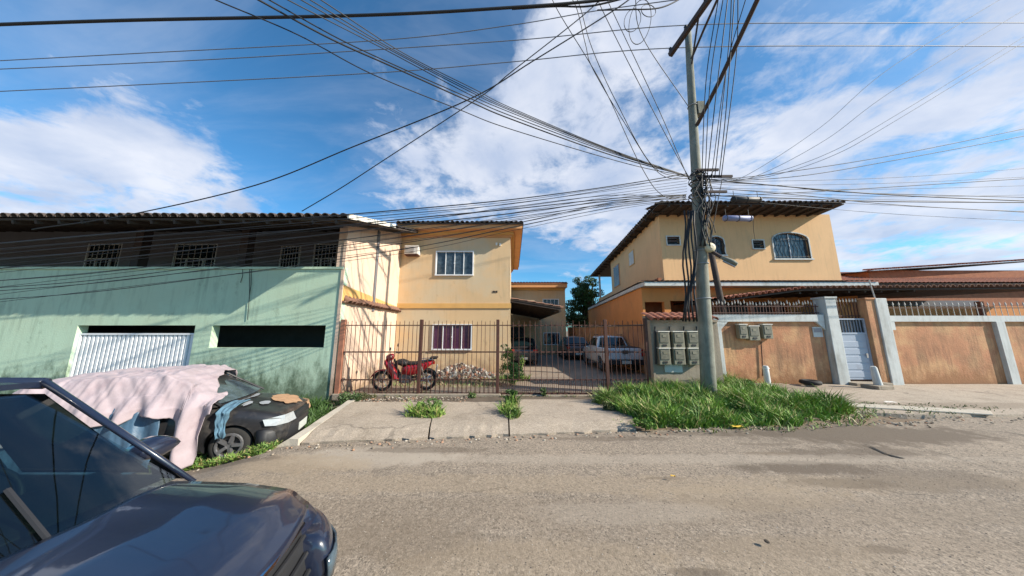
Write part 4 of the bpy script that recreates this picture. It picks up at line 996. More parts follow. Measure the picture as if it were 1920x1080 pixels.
def wheel(parent, x, y, r, w=.19, spokes=6):
    s = 1 if y > 0 else -1
    t = MB().torus((x, y, r), r-.075, .075, 'y', 30, 8, sq=w/.15/2*1.25).build('wheel', 'tyre', parent, local=True, smooth=True)
    rr = r-.12
    mb = MB(); mb.cyl((x, y+s*.02, r), (x, y+s*.05, r), rr*.32, 14)
    for k in range(spokes):
        a = 2*math.pi*k/spokes; mb.beam((x+math.cos(a)*rr*.25, y+s*.045, r+math.sin(a)*rr*.25), (x+math.cos(a)*rr, y+s*.055, r+math.sin(a)*rr), .05, .045)
    mb.torus((x, y+s*.05, r), rr, .022, 'y', 24, 6); 
    me = mb.mesh('rim', 'rim'); o = bpy.data.objects.new('rim', me); C.objects.link(o); o.parent = t
    me = MB().cyl((x, y-s*.07, r), (x, y+s*.01, r), rr, 20).mesh('brake_disc', 'plastic_black'); o = bpy.data.objects.new('brake_disc', me); C.objects.link(o); o.parent = t
    return t
def bil(q, u, v):
    a, b, c, d = [Vector(k) for k in q]; return (a*(1-u)+b*u)*(1-v)+(d*(1-u)+c*u)*v
def pane(parent, name, q, u0, u1, v0, v1, m, off, n=4, bulge=0.0):
    nrm = (Vector(q[1])-Vector(q[0])).cross(Vector(q[3])-Vector(q[0])).normalized()
    mb = MB(); pts = []
    for j in range(n+1):
        for i in range(n+1):
            u = u0+(u1-u0)*i/n; v = v0+(v1-v0)*j/n; pts.append(bil(q, u, v)+nrm*(off+bulge*math.sin(math.pi*i/n)))
    w = n+1; mb.v = [tuple(p) for p in pts]; mb.f = [(j*w+i, j*w+i+1, (j+1)*w+i+1, (j+1)*w+i) for j in range(n) for i in range(n)]
    k0 = len(mb.v); mb.v += [tuple(p-nrm*.006) for p in pts]; mb.f += [(k0+(j+1)*w+i, k0+(j+1)*w+i+1, k0+j*w+i+1, k0+j*w+i) for j in range(n) for i in range(n)]
    return mb.build(name, m, parent, local=True, smooth=True)
def cabin(parent, m, xwb, xwt, xrt, xrb, hb, ht, zb, zr, glass='glass_dark', zrb=None, panes=2, wind=True):
    """windscreen base/top x, rear top/base x, half widths, belt and roof heights"""
    zrb = zrb or zb
    n = 6; rings = []
    B = [(xwb, -hb, zb), (xwb+.10, 0, zb), (xwb, hb, zb), (xrb, hb, zrb), (xrb-.06, 0, zrb), (xrb, -hb, zrb)]
    T = [(xwt, -ht, zr-.03), (xwt+.05, 0, zr), (xwt, ht, zr-.03), (xrt, ht, zr-.04), (xrt-.04, 0, zr), (xrt, -ht, zr-.04)]
    mb = MB(); mb.v = B+T+[((xwt+xrt)/2, 0, zr+.035)]
    mb.f = [(i, (i+1) % 6, 6+(i+1) % 6, 6+i) for i in range(6)]+[(6+i, 6+(i+1) % 6, 12) for i in range(6)]
    o = mb.build('cabin', m, parent, local=True, bevel=.035)
    W = [B[0], B[2], T[2], T[0]]
    def q(pts): return pts
    if wind:
        # windscreen in two halves joined at the middle, follows the bow
        mbw = MB(); nn = 8
        for off in (.018, .010):
            for j in range(2):
                for i in range(nn+1):
                    u = -1+2*i/nn; 
                    b = Vector((xwb+.10*(1-u*u)*1.0, u*hb*.93, zb+.02)); tt = Vector((xwt+.05*(1-u*u), u*ht*.90, zr-.055-.03*u*u))
                    p = b.lerp(tt, .04 if j == 0 else .97); p += Vector((.55, 0, .8)).normalized()*off; mbw.v.append(tuple(p))
        w = nn+1; mbw.f = [(i, i+1, w+i+1, w+i) for i in range(nn)]+[(2*w+w+i, 2*w+w+i+1, 2*w+i+1, 2*w+i) for i in range(nn)]
        mbw.build('windscreen', glass, parent, local=True, smooth=True)
    RR = [B[3], B[5], T[5], T[3]]
    pane(parent, 'rear_window', RR, .08, .92, .12, .90, glass, .045, bulge=.03)
    for s, q4 in ((1, [B[2], B[3], T[3], T[2]]), (-1, [B[5], B[0], T[0], T[5]])):
        for k in range(panes):
            u0 = .05+.90*k/panes+.01; u1 = .05+.90*(k+1)/panes-.02
            qq = q4 if s > 0 else q4
            pane(parent, 'side_window', qq, u0, u1, .10, .88, glass, .006)
    return o
def near_car():
    # faces +x
    t = thing('parked_car', 'glossy dark navy car hood filling the lower left corner of the street', 'car', (-2.86, .99, 0), 0)
    hw = .88; st = [(-2.15,.72,.32,.86,.03), (-2.08,.82,.24,.92,.04), (-1.5,hw,.22,.98,.04), (-.5,hw,.20,1.00,.02), (.5,hw,.20,1.01,.03), (1.0,.885,.20,1.01,.06), (1.35,.885,.20,1.0,.075), (1.62,.865,.20,.97,.06), (1.76,.83,.22,.90,.04), (1.82,.79,.26,.74,.02), (1.86,.72,.28,.60,.01)]
    car_body('body', st, 'paint_navy', t, [(1.28,.76),(1.28,-.76),(-1.3,.76),(-1.3,-.76)], .34, .39)
    for x in (1.28, -1.3):
        for y in (.76, -.76): wheel(t, x, y, .34)
    co = cabin(t, 'paint_navy', .93, .16, -1.45, -2.02, .81, .64, 1.0, 1.64, panes=3, glass='clear_glass')
    me = co.data; bm = bmesh.new(); bm.from_mesh(me)      # open the shell: only the roof stays solid
    bmesh.ops.delete(bm, geom=[f for f in bm.faces if f.calc_center_median().z < 1.5], context='FACES'); bm.to_mesh(me); bm.free(); co.name = 'roof'
    co.modifiers.clear(); sd_ = co.modifiers.new('t', 'SOLIDIFY'); sd_.thickness = .03; sd_.offset = -1
    for s in (1, -1):
        MB().tube([(-.35, s*.825, 1.0), (-.38, s*.65, 1.605)], .035, 8).build('door_pillar', 'plastic_black', t, local=True)
        MB().tube([(-2.0, s*.80, 1.0), (-1.7, s*.74, 1.32), (-1.43, s*.64, 1.60)], .05, 8).build('rear_pillar', 'paint_navy', t, local=True, smooth=True)
        MB().tube([(.16, s*.645, 1.60), (-.7, s*.655, 1.60), (-1.43, s*.64, 1.59)], .032, 8).build('roof_rail', 'paint_navy', t, local=True, smooth=True)
        MB().loft([[(x-.10*k, s*.38+w*math.cos(a), z+.0*a+.055*math.sin(a)) for a in [2*math.pi*i/14 for i in range(14)]] for k, (x, w, z) in enumerate(((-.10, .24, 1.0), (-.13, .24, 1.15), (-.16, .20, 1.26), (-.15, .10, 1.29)))]).build('seat', 'seat_cloth', t, local=True, smooth=True)
        MB().loft([[(-.48+.05*math.cos(a), s*.38+w*math.sin(a)*1.0, z) for a in [2*math.pi*i/12 for i in range(12)]] for (w, z) in ((.08, 1.29), (.13, 1.32), (.14, 1.42), (.10, 1.46))]).build('headrest', 'seat_cloth', t, local=True, smooth=True)
    MB().box(-1.95, .80, -.77, .77, 1.045, 1.06).build('interior_trim', 'plastic_black', t, local=True)
    MB().loft([[(x, y, z) for y, z in ((-.74, 1.05), (-.70, zz-.01), (-.3, zz+.01), (.3, zz+.01), (.70, zz-.01), (.74, 1.05))] for x, zz in ((.84, 1.075), (.68, 1.10), (.52, 1.12), (.44, 1.10))]).build('dashboard', 'plastic_black', t, local=True, smooth=True)
    w_ = MB().torus((0, 0, 0), .17, .014, 'x', 28, 8); wo = w_.build('steering_wheel', 'plastic_black', t, local=True, smooth=True); wo.location = (.34, .38, 1.10); wo.rotation_euler = (0, R(-25), 0)
    st = st[:7]+[(1.62,.865,.20,.98,.07), (1.80,.82,.22,.95,.06), (1.91,.74,.26,.89,.04)]; xs = [q[0] for q in st]
    mb = MB(); n, m_ = 30, 24
    for i in range(n+1):
        s = i/n
        for j in range(m_+1):
            u = -1+2*j/m_; wmax = .735-.03*s-.02*s**3; y = u*wmax; xe = 1.0+(1.885-1.0)*s-(.15*abs(u)**3.0)*s**1.2-.05*(1-s)*u*u
            zt = np.interp(xe, xs, [q[3] for q in st]); cr = np.interp(xe, xs, [q[4] for q in st]); hh = np.interp(xe, xs, [q[1] for q in st])
            uu = abs(y)/hh; z = zt+cr*(1-(uu/.92)**2.4*.85)+.012
            z += .020*sm(.45,.72,abs(u))*sm(1.02,.84,abs(u))*(1-s)**.7-.035*sm(.84,1,s)
            mb.v.append((xe, y, z))
    w = m_+1; mb.f = [(i*w+j, i*w+j+1, (i+1)*w+j+1, (i+1)*w+j) for i in range(n) for j in range(m_)]
    ho = mb.build('hood', 'paint_navy', t, local=True, smooth=True)
    so_ = ho.modifiers.new('s', 'SOLIDIFY'); so_.thickness = .03; so_.offset = -1
    MB().obox((.98, 0, 1.045), (.05, 0, 0), (0, .70, 0), (0, 0, .014)).build('cowl', 'plastic_black', t, local=True)
    for y in (-.45, .25): MB().tube([(.99, y, 1.07), (.74, y+.02, 1.24)], .010, 6).build('wiper', 'plastic_black', t, local=True)
    for s in (1, -1):
        MB().tube([(.945, s*.812, 1.0), (.55, s*.73, 1.305), (.16, s*.645, 1.61)], [.012, .017, .018], 8).build('pillar', 'paint_navy', t, local=True, smooth=True)
        MB().add([(.88, s*.825, 1.01), (.66, s*.835, 1.01), (.66, s*.80, 1.16), (.88, s*.80, 1.022)], [(0, 1, 2, 3)]).build('quarter_trim', 'plastic_black', t, local=True)
        mbm = MB()
        rr = [[(x, s*(.99+.105*math.cos(a)), 1.12+.07*math.sin(a)*k) for a in [2*math.pi*i/14 for i in range(14)]] for x, k in ((.50, .45), (.485, .85), (.43, 1.0), (.38, .95))]
        mbm.loft(rr); mbm.build('mirror', 'paint_navy', t, local=True, smooth=True)
        MB().beam((.45, s*.80, 1.05), (.45, s*.92, 1.07), .05, .03).build('mirror_arm', 'plastic_black', t, local=True)
        ys = [.56, .62, .68, .74, .80, .85, .875]; xf = [1.94, 1.93, 1.905, 1.865, 1.80, 1.70, 1.58]
        def hz_(x, y): zt = np.interp(x, xs, [q[3] for q in st]); return float(zt)-.02-.05*sm(.6, .9, y)
        mbf = MB().loft([[(x-.32, s*(y-.03), .58), (x, s*y, .58), (x+.004, s*y, .70), (x-.012, s*(y-.002), .80), (x-.05, s*(y-.008), .865), (x-.12, s*(y-.018), hz_(x, y)-.015), (x-.22, s*(y-.03), hz_(x, y)), (x-.32, s*(y-.04), hz_(x, y)-.01)] for x, y in zip(xf, ys)])
        mf = mbf.build('fender', 'paint_navy', t, local=True, smooth=True); sf = mf.modifiers.new('s', 'SUBSURF'); sf.levels = 1; sf.render_levels = 1
        mbh = MB(); k6 = len(ys)-1
        for x, y in zip(xf[:k6+1], ys[:k6+1]): mbh.v += [(x+.010, s*(y+.004), .665), (x+.012, s*(y+.006), .72), (x+.004, s*(y+.004), .775)]
        mbh.f = [(3*i+j, 3*i+3+j, 3*i+4+j, 3*i+1+j) for i in range(k6) for j in range(2)]
        ho_ = mbh.build('headlight', 'glass_blue', t, local=True, smooth=True); so2 = ho_.modifiers.new('t', 'SOLIDIFY'); so2.thickness = .012
    def gx(y): return 1.985-.10*(y/.6)**2
    mb = MB(); n = 14
    for i in range(n):
        y0 = -.56+1.12*i/n; y1 = -.56+1.12*(i+1)/n
        mb.add([(gx(y0)-.005, y0, .54), (gx(y1)-.005, y1, .54), (gx(y1)-.115, y1, .94), (gx(y0)-.115, y0, .94)], [(0,1,2,3)])
    mb.build('grille', 'plastic_black', t, local=True)
    for k in range(5):
        z = .58+k*.075; MB().tube([(gx(y)-.002-.021*k, y, z) for y in fr(-.55, .55, 14)], .012, 6).build('slat', 'plastic_black', t, local=True)
    MB().tube([(gx(y)-.10, y, .93) for y in fr(-.56, .56, 14)], .012, 6).build('grille_trim', 'chrome', t, local=True)
    MB().cyl((1.90, 0, .75), (1.965, 0, .77), .06, 20).build('badge', 'chrome', t, local=True)
    rings = []
    for i in range(21):
        y = -.88+1.76*i/20; xc = 2.06-.34*(abs(y)/.88)**2.8
        rings.append([(xc-.16, y, .24), (xc-.03, y, .26), (xc+.02, y, .38), (xc+.02, y, .50), (xc-.01, y, .56), (xc-.08, y, .585), (xc-.16, y, .59)])
    MB().loft(rings).build('bumper', 'paint_navy', t, local=True, smooth=True)
    MB().box(2.085, 2.095, -.2, .2, .36, .48).build('number_plate', 'plate_grey', t, local=True)
near_car()

def derelict_car():
    hd = R(20); h = Vector((math.cos(hd), math.sin(hd), 0)); nrm = Vector((-h.y, h.x, 0))
    corner = Vector((-3.96, 5.03, -.26)); c = corner-h*1.9+nrm*.80
    t = thing('parked_car', 'derelict black hatchback with peeling paint half covered by a pink cloth', 'car', tuple(c), hd)
    st = [(-1.95,.66,.28,.78,.02), (-1.86,.76,.20,.86,.03), (-1.3,.81,.17,.90,.02), (0,.82,.16,.90,.02), (.75,.81,.16,.88,.035), (1.2,.80,.17,.83,.045), (1.6,.77,.19,.75,.04), (1.82,.70,.21,.66,.02), (1.90,.62,.24,.58,.01)]
    car_body('body', st, 'paint_black', t, [(1.17,.7),(1.17,-.7),(-1.25,.7),(-1.25,-.7)], .29, .34)
    for x in (1.17, -1.25):
        for y in (.70, -.70): wheel(t, x, y, .29, .17, 5)
    cabin(t, 'paint_black', .95, .30, -1.20, -1.70, .72, .56, .90, 1.36, glass='glass_blue', panes=2)
    MB().tube([(.97, -.71, .92), (.60, -.66, 1.14), (.28, -.57, 1.36)], .020, 6).build('pillar', 'plastic_black', t, local=True)
    MB().tube([(.97, .71, .92), (.60, .66, 1.14), (.28, .57, 1.36)], .020, 6).build('pillar', 'plastic_black', t, local=True)
    # front: bumper, lamps, grille, plate
    rings = []
    for i in range(15):
        y = -.80+1.6*i/14; xc = 1.95-.26*(abs(y)/.8)**2.8
        rings.append([(xc-.16, y, .16), (xc-.03, y, .17), (xc+.0, y, .28), (xc-.0, y, .42), (xc-.05, y, .48), (xc-.16, y, .49)])
    MB().loft(rings).build('bumper', 'plastic_black', t, local=True, smooth=True)
    for s, m in ((-1, 'lamp_glass'), (1, 'primer')):
        pts = [(1.865, s*.36, .655), (1.83, s*.60, .665), (1.70, s*.745, .665), (1.60, s*.785, .655), (1.64, s*.785, .555), (1.76, s*.735, .535), (1.88, s*.58, .53), (1.925, s*.36, .53)]
        c0 = Vector((1.70, s*.5, .6)); out = [Vector(p)+(Vector(p)-c0).normalized()*.016 for p in pts]
        MB().add([tuple(p) for p in out]+[(1.85, s*.62, .61)]+[tuple(c0.lerp(p, .8)) for p in out], [(i, (i+1) % 8, 8) for i in range(8)]+[(i, 9+i, 9+(i+1) % 8, (i+1) % 8) for i in range(8)]).build('headlight', m, t, local=True)
    # bare patches on the hood: thin plates following the body
    def patch(cx, cy, rx, ry, m, nm, sd):
        dg = bpy.context.evaluated_depsgraph_get()
        mb = MB(); n = 30; pts = [(cx, cy)]+[(cx+rx*(1+.5*noise.noise(Vector((k*.45, sd, 0))))*math.cos(2*math.pi*k/n), cy+ry*(1+.5*noise.noise(Vector((k*.45, sd, 3))))*math.sin(2*math.pi*k/n)) for k in range(n)]
        for (x, y) in pts:
            u = abs(y)/.8; zt = np.interp(x, [s[0] for s in st], [s[3] for s in st]); cr = np.interp(x, [s[0] for s in st], [s[4] for s in st]); hw_ = np.interp(x, [s[0] for s in st], [s[1] for s in st])
            uu = min(1, abs(y)/hw_); z = zt+cr*np.interp(uu, [0, .55, .86, .96, 1], [1, .75, .15, -1.4, -6]); mb.v.append((x, y, z+.014))
        mb.f = [(0, 1+k, 1+(k+1) % n) for k in range(n)]; mb.build(nm, m, t, local=True, smooth=True)
    patch(1.55, .22, .22, .34, 'primer', 'bare_patch', 1); patch(1.40, -.28, .07, .12, 'bare_metal', 'bare_patch', 2); patch(1.2, -.42, .05, .14, 'bare_metal', 'bare_patch', 5); patch(1.0, .1, .10, .3, 'bare_metal', 'bare_patch', 7)
    MB().box(1.945, 1.955, -.20, .20, .27, .41).build('number_plate', 'plate_grey', t, local=True)
    MB().box(1.86, 1.93, -.34, .34, .54, .63).build('grille', 'plastic_black', t, local=True)
    return t, c, hd
dt, dc, dh = derelict_car()
DM = Matrix.Translation(dc) @ Matrix.Rotation(dh, 4, 'Z')
def drape(name, label, m, s0, s1, hem, off, seed, ns=150, nt=150, fold=.07, ext=0.0):
    """cloth over the derelict car between s0..s1 of its length; hem(s, side) = height of the lower edge"""
    mb = MB()
    def roofz(s): return float(np.interp(s, [-2.05, -1.85, -1.22, -.6, .26, .60, .95, 1.1], [.80, .93, 1.37, 1.41, 1.42, 1.23, 1.01, .96]))
    def prof(s, q, side):       # q: 0 at roof middle .. 1 at hem
        zr = roofz(s); hw = float(np.interp(s, [-2.0, -1.3, 0, .9], [.56, .60, .60, .72])); zb = .92; zh = hem(s, side)
        L1 = hw; L2 = math.hypot(.84-hw, zr-zb); L3 = max(.02, zb-zh); T = L1+L2+L3; d = q*T
        if d < L1: return d, zr+.0-.05*(d/hw)**2
        if d < L1+L2: k = (d-L1)/L2; return hw+(.84-hw)*k, zr-.05+(zb-zr+.05)*k
        k = (d-L1-L2); g = k/L3
        return .85+.06*min(1, k*2), zb-k
    for i in range(ns+1):
        for j in range(nt+1):
            v = -1+2*j/nt; side = 1 if v > 0 else -1; s = s0+(s1+ext*sm(.25, -.55, v)-s0)*i/ns; y, z = prof(s, abs(v), side)
            low = sm(1.15, .75, z)
            f = fold*low*(math.sin(s*17+seed+2.0*noise.noise(Vector((s*2, z, seed))))+.7*noise.noise(Vector((s*6, z*1.2, seed+4))))
            wr = .024*noise.noise(Vector((s*3.2+z, y*4, seed)))+.016*noise.noise(Vector((s*9, y*9, seed+2)))+.014*abs(noise.noise(Vector((s*14+y*4, y*5+z*3, seed+6))))+.03*abs(noise.noise(Vector((s*5-y*6, y*2, seed+11))))*(1-low)
            yy = y+f+off+wr*1.3; wr += .010*abs(noise.noise(Vector((s*22+y*9, z*6-y*3, seed+21))))-.012*max(0, .25-abs(noise.noise(Vector((s*6+z*2.5, y*2.2, seed+31)))))*4
            zz = z+off+wr+(.03*noise.noise(Vector((s*3, y*2, seed+8))) if z > 1.1 else 0)
            mb.v.append(tuple(DM @ Vector((s+.05*noise.noise(Vector((z*3, s*2, seed)))*low+ .03*noise.noise(Vector((v*9, seed, 0)))*(1 if i in (0, ns) else 0), side*yy, zz))))
    w = nt+1; mb.f = [(i*w+j, i*w+j+1, (i+1)*w+j+1, (i+1)*w+j) for i in range(ns) for j in range(nt)]
    o = mb.build(name, m, smooth=True); mo = o.modifiers.new('t', 'SOLIDIFY'); mo.thickness = .008; tag(o, label, 'cloth'); return o
def pink_hem(s, side):
    if side > 0: return .6
    base = float(np.interp(s, [-2.1, -1.5, -.9, -.3, .45, .58, .63, .84, .89, 1.0], [.34, .44, .60, .76, .80, .70, .03, .02, .72, .80]))
    return base+.04*math.sin(s*9)
drape('pink_sheet', 'faded pink cloth draped over the derelict car with one corner hanging to the ground', 'pink_cloth', -2.08, .45, pink_hem, .065, 3.0, ext=.52)
drape('blue_tarp', 'dark blue tarp hanging beneath the pink cloth over the derelict car side', 'blue_tarp', -1.95, .36, lambda s, side: .55 if side > 0 else .02+.1*abs(math.sin(s*4)), .0, 9.0, fold=.012)
def rag():
    mb = MB(); n, m_ = 16, 30
    for i in range(n+1):
        for j in range(m_+1):
            q = j/m_; s = 1.0+(.22-.10*q)*i/n+.05*noise.noise(Vector((q*2.5, 0, 7)))+.02*noise.noise(Vector((q*6, i*.5, 1)))
            if q < .45: y = -.35-.42*q/.45; z = .93-.05*(q/.45)**2
            else: y = -.835-.01*math.sin(j); z = .86-.42*(q-.45)/.55
            z += .02*noise.noise(Vector((i*.25, j*.15, 0))); y -= .025+.05*noise.noise(Vector((i*.17, j*.05, 3)))+.012*noise.noise(Vector((i*.6, j*.2, 5)))
            mb.v.append(tuple(DM @ Vector((s, y, z))))
    w = m_+1; mb.f = [(i*w+j, i*w+j+1, (i+1)*w+j+1, (i+1)*w+j) for i in range(n) for j in range(m_)]
    o = mb.build('blue_rag', 'blue_rag', smooth=True); o.modifiers.new('t', 'SOLIDIFY').thickness = .006
    tag(o, 'torn light blue rag hanging over the front fender of the derelict car', 'cloth')
rag()
def pickup():
    # heading +y (rear faces the camera). local x forward -> rotate 90 degrees
    Yr = 12.0; xl = PX(1136, 690, Yr); t = thing('pickup_truck', 'white pickup truck parked in the lot seen from behind', 'truck', (xl+.86, Yr+2.2, .08), math.pi/2)
    st = [(-2.18,.80,.42,1.05,.0), (-2.14,.84,.36,1.08,.0), (-1.6,.86,.34,1.08,.0), (-.3,.86,.28,1.06,.0), (.9,.86,.28,1.02,.02), (1.4,.85,.28,.98,.05), (1.9,.80,.30,.90,.05), (2.15,.68,.34,.74,.02)]
    car_body('body', st, 'paint_white', t, [(1.35,.75),(1.35,-.75),(-1.35,.75),(-1.35,-.75)], .33, .39)
    for x in (1.35, -1.35):
        for y in (.76, -.76): wheel(t, x, y, .33)
    cabin(t, 'paint_white', .95, .30, -.55, -.75, .78, .62, 1.04, 1.56, panes=2)
    MB().box(-2.08, -.82, -.72, .72, 1.075, 1.10).build('bed_cover', 'plastic_black', t, local=True)
    MB().box(-2.215, -2.17, -.70, .70, .60, 1.03).build('tailgate', 'paint_white', t, local=True, bevel=.02)
    MB().box(-2.235, -2.216, -.12, .12, .84, .98).build('badge', 'plastic_black', t, local=True)
    MB().box(-2.23, -2.216, -.68, .68, .905, .925).build('trim', 'plastic_black', t, local=True)
    for s in (1, -1):
        MB().box(-2.225, -2.10, s*.705 if s > 0 else -.845, .845 if s > 0 else -.705, .74, 1.02).build('tail_light', 'lamp_red', t, local=True, bevel=.01)
        MB().tube([(.1, s*.60, 1.62), (-.5, s*.60, 1.62)], .018, 6).build('roof_rail', 'plastic_black', t, local=True)
        MB().loft([[(x, s*(.92+.09*math.cos(a)), 1.10+.08*math.sin(a)*k) for a in [2*math.pi*i/10 for i in range(10)]] for x, k in ((.66, .6), (.62, 1), (.56, 1))]).build('mirror', 'plastic_black', t, local=True, smooth=True)
        MB().box(.56, .62, s*.78 if s > 0 else -.86, .86 if s > 0 else -.78, 1.06, 1.10).build('mirror_arm', 'plastic_black', t, local=True)
    MB().box(-2.32, -2.16, -.80, .80, .38, .585).build('bumper', 'plastic_black', t, local=True, bevel=.03)
    MB().box(-2.33, -2.321, -.2, .2, .43, .56).build('number_plate', 'plate_grey', t, local=True)
    MB().box(-.80, -.76, -.55, .55, 1.12, 1.14).build('bed_rail', 'plastic_black', t, local=True)
pickup()
def small_car(label, m, loc, rz, sc_=1.0):
    t = thing('parked_car', label, 'car', loc, rz)
    st = [(-1.95,.68,.28,.80,.02), (-1.86,.78,.20,.88,.03), (-1.3,.82,.17,.92,.02), (0,.83,.16,.92,.02), (.75,.82,.16,.90,.035), (1.2,.80,.17,.86,.045), (1.6,.77,.19,.78,.04), (1.85,.68,.22,.66,.02)]
    car_body('body', st, m, t, [(1.17,.7),(1.17,-.7),(-1.25,.7),(-1.25,-.7)], .29, .34)
    for x in (1.17, -1.25):
        for y in (.71, -.71): wheel(t, x, y, .29, .17, 5)
    cabin(t, m, .78, .12, -1.25, -1.80, .74, .57, .92, 1.43, panes=2)
    for s in (1, -1):
        MB().box(-1.93, -1.86, s*.50 if s > 0 else -.72, .72 if s > 0 else -.50, .66, .84).build('tail_light', 'lamp_red', t, local=True, bevel=.01)
        MB().box(1.76, 1.86, s*.40 if s > 0 else -.66, .66 if s > 0 else -.40, .58, .70).build('headlight', 'lamp_glass', t, local=True, bevel=.01)
    MB().box(-1.99, -1.90, -.70, .70, .30, .48).build('bumper', 'plastic_black', t, local=True, bevel=.02)
    MB().box(1.80, 1.92, -.62, .62, .26, .44).build('bumper', 'plastic_black', t, local=True, bevel=.02)
    MB().box(-2.0, -1.991, -.2, .2, .33, .45).build('number_plate', 'plate_grey', t, local=True)
small_car('dark car parked in the shade under the brown awning', 'paint_dark', (.62, 16.6, .08), math.pi/2)
small_car('dusty reddish car parked beyond the white pickup', 'paint_rose', (4.15, 19.3, .08), math.pi/2)

def motorcycle():
    t = thing('motorcycle', 'small red motorcycle leaning on its stand behind the iron fence', 'motorcycle', (0, 0, 0)); 
    q0 = G(708, 737, .09); q1 = G(790, 737, .09); cx = (q0.x+q1.x)/2; Y = 8.72
    t.location = (cx, Y, .085); t.rotation_euler = (R(-6), 0, math.pi+R(6)); t.scale = (1.06, 1.2, 1.08)
    B = lambda mb, n, m, **k: mb.build(n, m, t, local=True, **k)
    wb = .62; r = .285
    for x, nm in ((wb, 'wheel'), (-wb, 'wheel')):
        w = B(MB().torus((x, 0, r), r-.04, .04, 'y', 28, 8), nm, 'tyre', smooth=True)
        mb = MB().torus((x, 0, r), r-.085, .014, 'y', 24, 6); mb.cyl((x, -.05, r), (x, .05, r), .045, 12)
        for k in range(12): a = 2*math.pi*k/12; mb.tube([(x+.04*math.cos(a), .02*(-1)**k, r+.04*math.sin(a)), (x+(r-.085)*math.cos(a+.3), 0, r+(r-.085)*math.sin(a+.3))], .005, 4)
        me = mb.mesh('rim', 'chrome'); o = bpy.data.objects.new('rim', me); C.objects.link(o); o.parent = w
    # forks
    for s in (1, -1): B(MB().tube([(wb, s*.075, r), (wb-.16, s*.075, .66), (wb-.24, s*.06, .86)], .018, 8), 'fork', 'chrome')
    # front mudguard
    mb = MB(); n = 12
    for i in range(n+1):
        a = R(20+150*i/n); 
        for (yy, rr) in ((-.065, .30), (-.05, .325), (0, .335), (.05, .325), (.065, .30)): mb.v.append((wb+math.cos(a)*rr, yy, r+math.sin(a)*rr))
    mb.f = [(i*5+j, i*5+j+1, (i+1)*5+j+1, (i+1)*5+j) for i in range(n) for j in range(4)]; B(mb, 'mudguard', 'red_paint', smooth=True).modifiers.new('t', 'SOLIDIFY').thickness = .004
    mb = MB()
    for i in range(n+1):
        a = R(25+140*i/n)
        for (yy, rr) in ((-.07, .31), (-.05, .335), (0, .345), (.05, .335), (.07, .31)): mb.v.append((-wb+math.cos(a)*rr, yy, r+math.sin(a)*rr))
    mb.f = [(i*5+j, i*5+j+1, (i+1)*5+j+1, (i+1)*5+j) for i in range(n) for j in range(4)]; B(mb, 'mudguard', 'plastic_black', smooth=True).modifiers.new('t', 'SOLIDIFY').thickness = .004
    # leg shield: curved red fairings either side
    for s in (1, -1):
        rings = []
        for (x, z, hx, hz) in ((.46, .86, .05, .08), (.42, .76, .13, .13), (.34, .62, .17, .18), (.27, .46, .13, .16), (.18, .36, .07, .09)):
            rings.append([(x+hx*math.cos(a), s*(.10+.05*math.sin(a)*1.0), z+hz*.6*math.cos(a+.6)) for a in [2*math.pi*k/10 for k in range(10)]])
        B(MB().loft(rings), 'leg_shield', 'red_paint', smooth=True)
    # headlamp cowl
    rings = [[(x, rr*math.cos(a), z+rr*1.05*math.sin(a)) for a in [2*math.pi*k/14 for k in range(14)]] for (x, rr, z) in ((.50, .06, .93), (.49, .085, .93), (.42, .10, .94), (.34, .08, .96), (.30, .04, .97))]
    B(MB().loft(rings), 'headlamp_cowl', 'red_paint', smooth=True); B(MB().cyl((.50, 0, .93), (.515, 0, .93), .065, 18), 'headlight', 'lamp_glass')
    # bars, grips, mirrors, levers
    B(MB().tube([(.26, -.34, 1.0), (.32, -.2, 1.02), (.36, 0, .99), (.32, .2, 1.02), (.26, .34, 1.0)], .012, 8), 'handlebar', 'chrome')
    for s in (1, -1):
        B(MB().cyl((.27, s*.26, 1.005), (.25, s*.37, .995), .018, 10), 'grip', 'plastic_black')
        B(MB().tube([(.31, s*.2, 1.02), (.33, s*.25, 1.13), (.31, s*.30, 1.2)], .006, 6), 'mirror_stem', 'chrome')
        B(MB().loft([[(x, s*.31+.06*math.cos(a)*k, 1.23+.045*math.sin(a)*k) for a in [2*math.pi*i/12 for i in range(12)]] for x, k in ((.33, .5), (.32, 1), (.305, 1))]), 'mirror', 'plastic_black', smooth=True)
    # frame, tank, seat, side panels, tail
    B(MB().tube([(.30, 0, .90), (.22, 0, .62), (.10, 0, .42), (-.2, 0, .38), (-.45, 0, .40)], .028, 8), 'frame_tube', 'plastic_black')
    B(MB().tube([(.28, 0, .80), (0, 0, .66), (-.35, 0, .66), (-.75, 0, .78)], .024, 8), 'frame_tube', 'plastic_black')
    rings = [[(x, hw*math.cos(a), z+hh*math.sin(a)) for a in [2*math.pi*k/14 for k in range(14)]] for (x, hw, z, hh) in ((.24, .04, .80, .05), (.18, .10, .80, .08), (.06, .13, .80, .10), (-.06, .12, .78, .08), (-.12, .06, .77, .05))]
    B(MB().loft(rings), 'fuel_tank', 'seat_black', smooth=True)
    rings = [[(x, hw*math.cos(a), z+hh*math.sin(a)) for a in [2*math.pi*k/14 for k in range(14)]] for (x, hw, z, hh) in ((-.04, .06, .77, .03), (-.10, .11, .775, .05), (-.3, .13, .77, .05), (-.5, .12, .80, .05), (-.66, .10, .835, .05), (-.72, .06, .84, .03))]
    B(MB().loft(rings), 'seat', 'seat_black', smooth=True)
